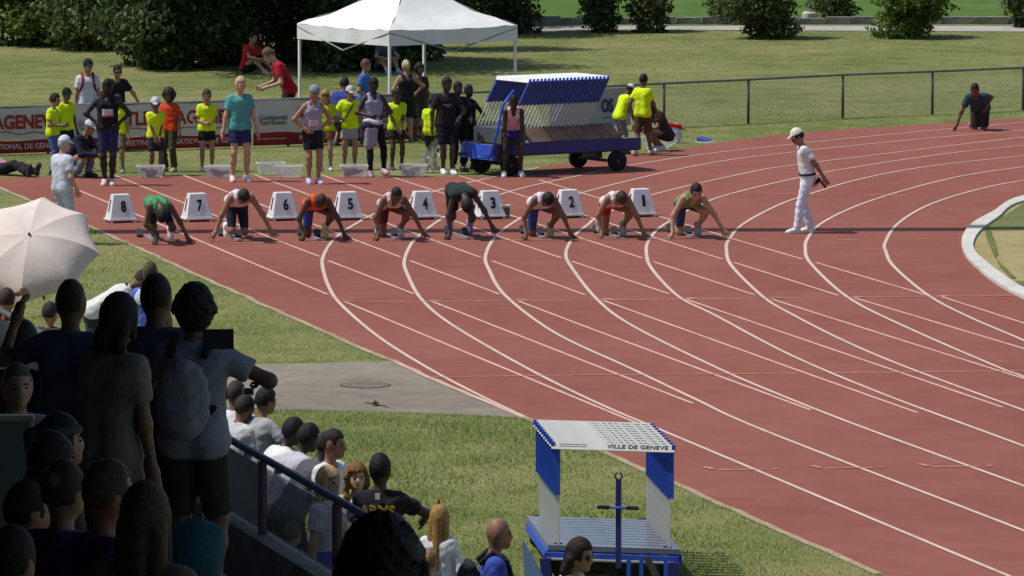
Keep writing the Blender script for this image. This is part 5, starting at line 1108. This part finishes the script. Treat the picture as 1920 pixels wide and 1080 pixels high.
# ------------------------------------------------------------------ spectators in the sun between stand and track
SG = 'spectators on the grass in front of the stand'
def spec(px, ytop, H, rz, label, crown=1.0, group=SG, **k):
    """stands on the ground; crown (share of H) is where the top of the head ends up in that pose"""
    z = H * crown; Y = (CAM_H - z) * FPX / (ytop + 537) ; p = AT(px, ytop, Y); k.setdefault('h', .013); off = k.pop('off', (0, 0))
    return person(Vector((p.x + off[0], p.y + off[1], 0)), H, rz=rz, label=label, group=group, **k)
WH = (226, 226, 232)
spec(432, 716, 1.72, 160, 'person in white T-shirt seen from behind, partly covered by the man with the tablet', skin=BRN, lean=10, top=('tshirt', WH, -.05, .018), bottom=('shorts', (60, 60, 70), .4), hair=('short', (60, 46, 36)), hl=(-.1, -.2, .7))
spec(489, 731, 1.74, 128, 'man in grey T-shirt with close-cropped dark hair looking towards the start', skin=(140, 98, 74), lean=12, crown=.985, off=(-.09, 0), top=('tshirt', (168, 168, 174), -.05, .016), bottom=('shorts', (60, 60, 70), .4), hair=('short', (26, 22, 20)), hl=(-.08, -.2, .72))
ph_ = empty('phone', AT(466, 734, 51.5), label='dark phone screen held up beside the head of the man in grey T-shirt', cat='phone')
mb = MB(); mb.box((0, 0, 0), (.10, .012, .075)); mb.build('body', mat('phone_white', (.6, .6, .6), .4), ph_); mb = MB(); mb.box((0, -.007, 0), (.085, .003, .062)); mb.build('screen', M_BLACK, ph_)
spec(541, 792, 1.74, 118, 'dark-haired spectator in white T-shirt leaning far forward over the barrier', skin=DK, lean=34, crown=.93, off=(-.30, 0), head=(0, -16, 0), top=('tshirt', WH, -.05, .02), bottom=('shorts', (60, 60, 70), .4), hair=('short', (18, 16, 15)), hl=(-.1, -.25, .5), hr=(.1, -.25, .5))
spec(566, 808, 1.74, 122, 'dark-haired spectator squeezed between the two leaning ones, only the head clear', skin=DK, lean=30, crown=.94, off=(-.25, .15), head=(0, -10, 0), top=('tshirt', (190, 190, 200), -.05), bottom=('shorts', (40, 40, 44), .4), hair=('short', (20, 18, 17)), hl=(-.1, -.25, .5), hr=(.1, -.25, .5))
spec(603, 818, 1.76, 118, 'spectator in dark grey T-shirt leaning on the barrier with cropped hair', skin=(84, 62, 52), lean=34, crown=.93, off=(-.30, 0), head=(0, -14, 0), top=('tshirt', (84, 86, 94), -.05, .02), bottom=('shorts', (40, 40, 44), .4), hair=('fade', (26, 24, 24)), hl=(-.1, -.25, .5), hr=(.1, -.25, .5))
spec(624, 806, 1.76, 62, 'man in white T-shirt with short dark hair turned to the right, face in shade', skin=(158, 108, 82), top=('tshirt', WH, -.05, .016), bottom=('shorts', (70, 74, 90), .4), hair=('fade', (34, 27, 23)), head=(10, 8, 0), off=(-.03, 0))
spec(613, 884, 1.60, 50, 'fair-haired girl with a fringe in white top and blue skirt behind the glass', skin=FAIR, hs=1.1, top=('tshirt', (210, 205, 215), -.04), bottom=('skirt', (60, 80, 175), .3), hair=('bob', (196, 166, 118)), build=.9)
spec(668, 876, 1.50, 6, 'girl with curly dark-blond hair facing the stand and smiling', skin=(206, 160, 126), hs=1.08, top=('tshirt', (200, 190, 150), -.04), bottom=('shorts', (70, 74, 100), .4), hair=('curly', (134, 98, 52), 1), build=.9, head=(4, 2, 0))
r_ = spec(712, 854, 1.82, 172, 'man in black T-shirt with yellow letters across the back and one arm raised', skin=(78, 54, 44), top=('tshirt', (34, 34, 40), -.05, .018), bottom=('shorts', (40, 40, 46), .4), hair=('short', (14, 12, 12)), hl=(-.17, -.22, .66), el=(-1, .2, -.2))
me = text_mesh('ARMS', .12, mat('print_yellow', cl((225, 185, 40)), .7), .004, .004); me.transform(Matrix.Rotation(math.pi, 4, 'Z')); o_ = obj('back_print', me, r_, (0, .132, 1.345)); o_.rotation_euler = (R(-4), 0, 0)
mb = MB(); mb.box((0, .118, 1.47), (.04, .012, .05)); mb.build('neck_tag', M_WHITE, r_)
spec(822, 958, 1.38, 165, 'girl with very long golden hair and white sleeves seen from behind', skin=FAIR, hs=1.1, top=('long', WH, -.05, .01), bottom=('shorts', (80, 84, 110), .4), hair=('long', (178, 138, 78), .27), build=.9, head=(0, 6, 0), hl=(-.1, -.12, .55))
q = AT(823, 957, 46.9); ph_ = empty('party_hat', q, label='tiny red and white paper cone hat on the head of the long-haired girl', cat='party hat')
mb = MB(); mb.lathe([(.028, -.01), (.014, .055)], 12); mb.build('lower_cone', M_WHITE, ph_, True); mb = MB(); mb.lathe([(.0142, .0555), (.001, .12)], 12); mb.build('upper_cone', mat('hat_red', cl((200, 40, 45)), .6), ph_, True)
spec(804, 1048, 1.08, 150, 'small fair-haired child at the bottom edge beside the golden-haired girl', skin=FAIR, hs=1.25, top=('tshirt', (190, 180, 170), -.04), bottom=('shorts', (80, 84, 110), .4), hair=('short', (150, 112, 74)), build=.9)
spec(926, 974, 1.74, 96, 'bald man in blue T-shirt with a dark backpack, in profile at the bottom', skin=(150, 106, 82), top=('tshirt', (62, 84, 178), -.05, .018), bottom=('shorts', (60, 64, 74), .4), hair=('bald', (96, 78, 66)), head=(0, 6, 0), pack=((44, 46, 50), .06, .27, 'dark backpack on the back of the bald man in blue T-shirt'))
spec(1062, 1010, 1.74, 58, 'man in sunglasses and white vest with swept-back dark hair at the bottom edge', skin=(176, 128, 100), top=('singlet', WH, -.04), bottom=('shorts', (60, 64, 74), .4), hair=('mullet', (36, 27, 22)), glasses=1, head=(12, 8, 0), lean=6)
spec(548, 992, 1.15, 140, 'small child seen dimly through the glass of the guard rail', skin=FAIR, hs=1.2, top=('tshirt', (120, 116, 130), -.04), bottom=('shorts', (60, 60, 90), .4), hair=('short', (110, 86, 60)), build=.9)
spec(216, 508, 1.76, 100, 'man in white T-shirt with a dark strap bending forward beside the umbrella, black cap', skin=BRN, lean=58, crown=.80, off=(-.28, 0), head=(0, -6, 0), hat=('cap', (34, 34, 36)), top=('tshirt', (216, 216, 210), -.05, .018), bottom=('shorts', (50, 50, 56), .4), hair=('short', (40, 32, 28)), hl=(-.1, -.32, .4), hr=(.1, -.32, .4), bag=((50, 52, 46), 1, 'dark strapped bag across the back of the bending man in white T-shirt'))
spec(281, 489, 1.78, 165, 'man with cropped hair in blue and white shirt near the track edge', skin=(128, 96, 74), top=('tshirt', (88, 110, 190), -.05, .018), bottom=('shorts', (60, 64, 90), .4), hair=('buzz', (84, 72, 54)), stripe=[(-.11, .11, .2, .3, (205, 210, 225), True)])
spec(12, 540, 1.72, 165, 'person in bright red T-shirt holding the cream sun umbrella', skin=TAN, top=('tshirt', (215, 55, 35), -.05, .018), bottom=('shorts', (220, 190, 170), .3), hair=('short', (60, 44, 36)), hr=(-.02, -.16, .95))
spec(92, 566, 1.62, 150, 'person in dark top partly hidden behind the raised arm under the umbrella', skin=TAN, top=('tshirt', (60, 58, 60), -.05, .018), bottom=('shorts', (60, 60, 60), .4), hair=('short', (50, 40, 34)))
# ------------------------------------------------------------------ crowd on the tiers, in the shade of the roof
TG = 'spectators standing on the shaded tiers'
def tierp(px, ytop, Y, H, rz, label, **k):
    p = AT(px, ytop, Y); k.setdefault('h', .016)
    if k.pop('sit', 0): k.update(pel=(0, 0, .262), fl=(-.06, -.26, .045), fr=(.06, -.26, .045), kl=(-.1, -.6, 1), kr=(.1, -.6, 1), hl=(-.08, -.12, .33), hr=(.08, -.12, .33)); p.z += H * .255
    return person(Vector((p.x, p.y, p.z - H)), H, rz=rz, label=label, group=TG, **k)
tierp(131, 522, 32, 1.78, 168, 'man with a shaved head and one arm raised in front of the umbrella, from behind', skin=(120, 88, 66), top=('tshirt', (66, 76, 98), -.05), bottom=('pants', (30, 30, 36), .95), hair=('buzz', (44, 38, 32)), hr=(.21, -.1, .86), er=(1, 0, -.8))
tierp(207, 552, 29, 1.74, 140, 'person with chin-length dark hair and grey-brown T-shirt in the middle row', skin=(110, 78, 58), top=('tshirt', (122, 114, 102), -.05), bottom=('pants', (120, 112, 96), .95), hair=('bob', (20, 16, 14)), lean=4)
tierp(291, 512, 31.6, 1.80, 172, 'man in dark navy shirt with cropped hair, just left of the tablet holder', skin=(96, 70, 54), top=('tshirt', (56, 64, 84), -.05), bottom=('pants', (30, 30, 36), .95), hair=('fade', (16, 14, 14)))
tierp(363, 536, 31, 1.80, 166, 'tall man in grey T-shirt with thick black hair and a backpack holding up a tablet', skin=(104, 74, 58), top=('tshirt', (138, 141, 154), -.06, .02), bottom=('shorts', (52, 56, 44), .46), hair=('curly', (14, 12, 12)), hl=(-.16, -.17, .70), el=(-1, .5, -.3), hr=(.08, -.2, .72), pack=((128, 131, 138), .03, .25, (40, 42, 46), 'grey backpack on the back of the tall man with the tablet'))
tb = empty('tablet', AT(409, 636, 30.4), R(8), label='dark tablet held up by the tall man with the backpack', cat='tablet'); mb = MB(); mb.box((0, 0, 0), (.17, .012, .11)); mb.build('case', M_BLACK, tb); mb = MB(); mb.box((0, .0075, 0), (.155, .003, .098)); mb.build('screen', M_DARK, tb)
tierp(30, 676, 30, 1.70, 8, 'person in pale shirt facing the camera from the shade at the left edge', skin=(170, 128, 104), top=('tshirt', (150, 148, 152), -.05), bottom=('pants', (60, 60, 66), .95), hair=('buzz', (90, 78, 70)), head=(8, 4, 0), h=.013)
tierp(104, 772, 24.6, 1.66, 112, 'woman with dark hair and a pale hairband in profile, second row of the shaded crowd', skin=(150, 110, 90), top=('tshirt', (90, 40, 48), -.05), bottom=('pants', (50, 50, 56), .95), hair=('pony', (18, 16, 18)), band=(70, 78, 84), sit=1)
tierp(114, 862, 22.5, 1.66, 146, 'woman with brown hair in a low bun and navy top, left of the greying man', skin=(140, 104, 82), top=('tshirt', (46, 52, 120), -.05), bottom=('pants', (40, 40, 50), .95), hair=('bun', (48, 36, 26)), sit=1)
tierp(196, 860, 22, 1.76, 118, 'man with short greying hair in navy T-shirt turned to the right', skin=(150, 104, 84), top=('tshirt', (44, 50, 115), -.05), bottom=('pants', (40, 40, 50), .95), hair=('short', (76, 66, 58)), sit=1)
tierp(268, 904, 20, 1.66, 160, 'woman with very long dark-blond hair seen from behind at the bottom of the stand', skin=(150, 110, 90), top=('tshirt', (110, 100, 92), -.05), bottom=('pants', (60, 56, 56), .95), hair=('long', (72, 56, 38), .26), sit=1)
tierp(714, 985, 17.4, 1.72, 178, 'person with a big mass of dark curly hair nearest the camera at the bottom', skin=(90, 66, 52), top=('tshirt', (26, 26, 28), -.05), bottom=('pants', (40, 40, 44), .95), hair=('afro', (18, 14, 12)), sit=1)
tierp(44, 900, 23.4, 1.68, 120, 'person in dark red top close to the left edge below the partition', skin=(140, 100, 80), top=('tshirt', (96, 36, 46), -.05), bottom=('pants', (40, 40, 50), .95), hair=('short', (24, 20, 20)), sit=1)
tierp(40, 600, 33.5, 1.76, 160, 'person in black top at the left edge beside the man with the raised arm', skin=(100, 74, 60), top=('tshirt', (24, 26, 30), -.05), bottom=('pants', (30, 30, 36), .95), hair=('short', (20, 18, 18)))
f = ST(2.3, 10.1, 2.98)
bq = AT(368, 1040, 29.6)
bk = empty('backpack', bq, label='dark teal backpack standing on the tier at the feet of the tall man', cat='backpack')
sdf_obj('bag', [('e', A3(0, 0, 0), rzm(0), A3(.15, .11, .2)), ('e', A3(0, -.08, -.06), rzm(0), A3(.11, .06, .1)), ('c', A3(-.1, 0, .12), A3(.1, 0, .12), .04, .04)], .016, .04, cloth((40, 84, 92)), bk)
mb = MB(); mb.tube([(-.04, 0, .17), (-.03, 0, .22), (.03, 0, .22), (.04, 0, .17)], .008, 6); mb.build('handle', M_DARK, bk)

tierp(90, 812, 23.7, 1.66, 130, 'dark-haired person just below the woman with the pale hairband', skin=(150, 110, 90), top=('tshirt', (60, 50, 60), -.05), bottom=('pants', (50, 50, 56), .95), hair=('bob', (18, 17, 20)), sit=1)
tierp(18, 985, 21.0, 1.70, 150, 'person in dark violet top in the bottom left corner', skin=(140, 100, 80), top=('tshirt', (50, 34, 60), -.05), bottom=('pants', (40, 40, 50), .95), hair=('short', (24, 20, 20)), sit=1)
spec(452, 752, 1.70, 140, 'person in pale grey T-shirt pressed between the white T-shirt and the grey T-shirt', skin=BRN, lean=22, crown=.96, off=(-.16, .1), top=('tshirt', (196, 196, 200), -.05, .016), bottom=('shorts', (60, 60, 70), .4), hair=('short', (44, 34, 28)), hl=(-.1, -.25, .55))
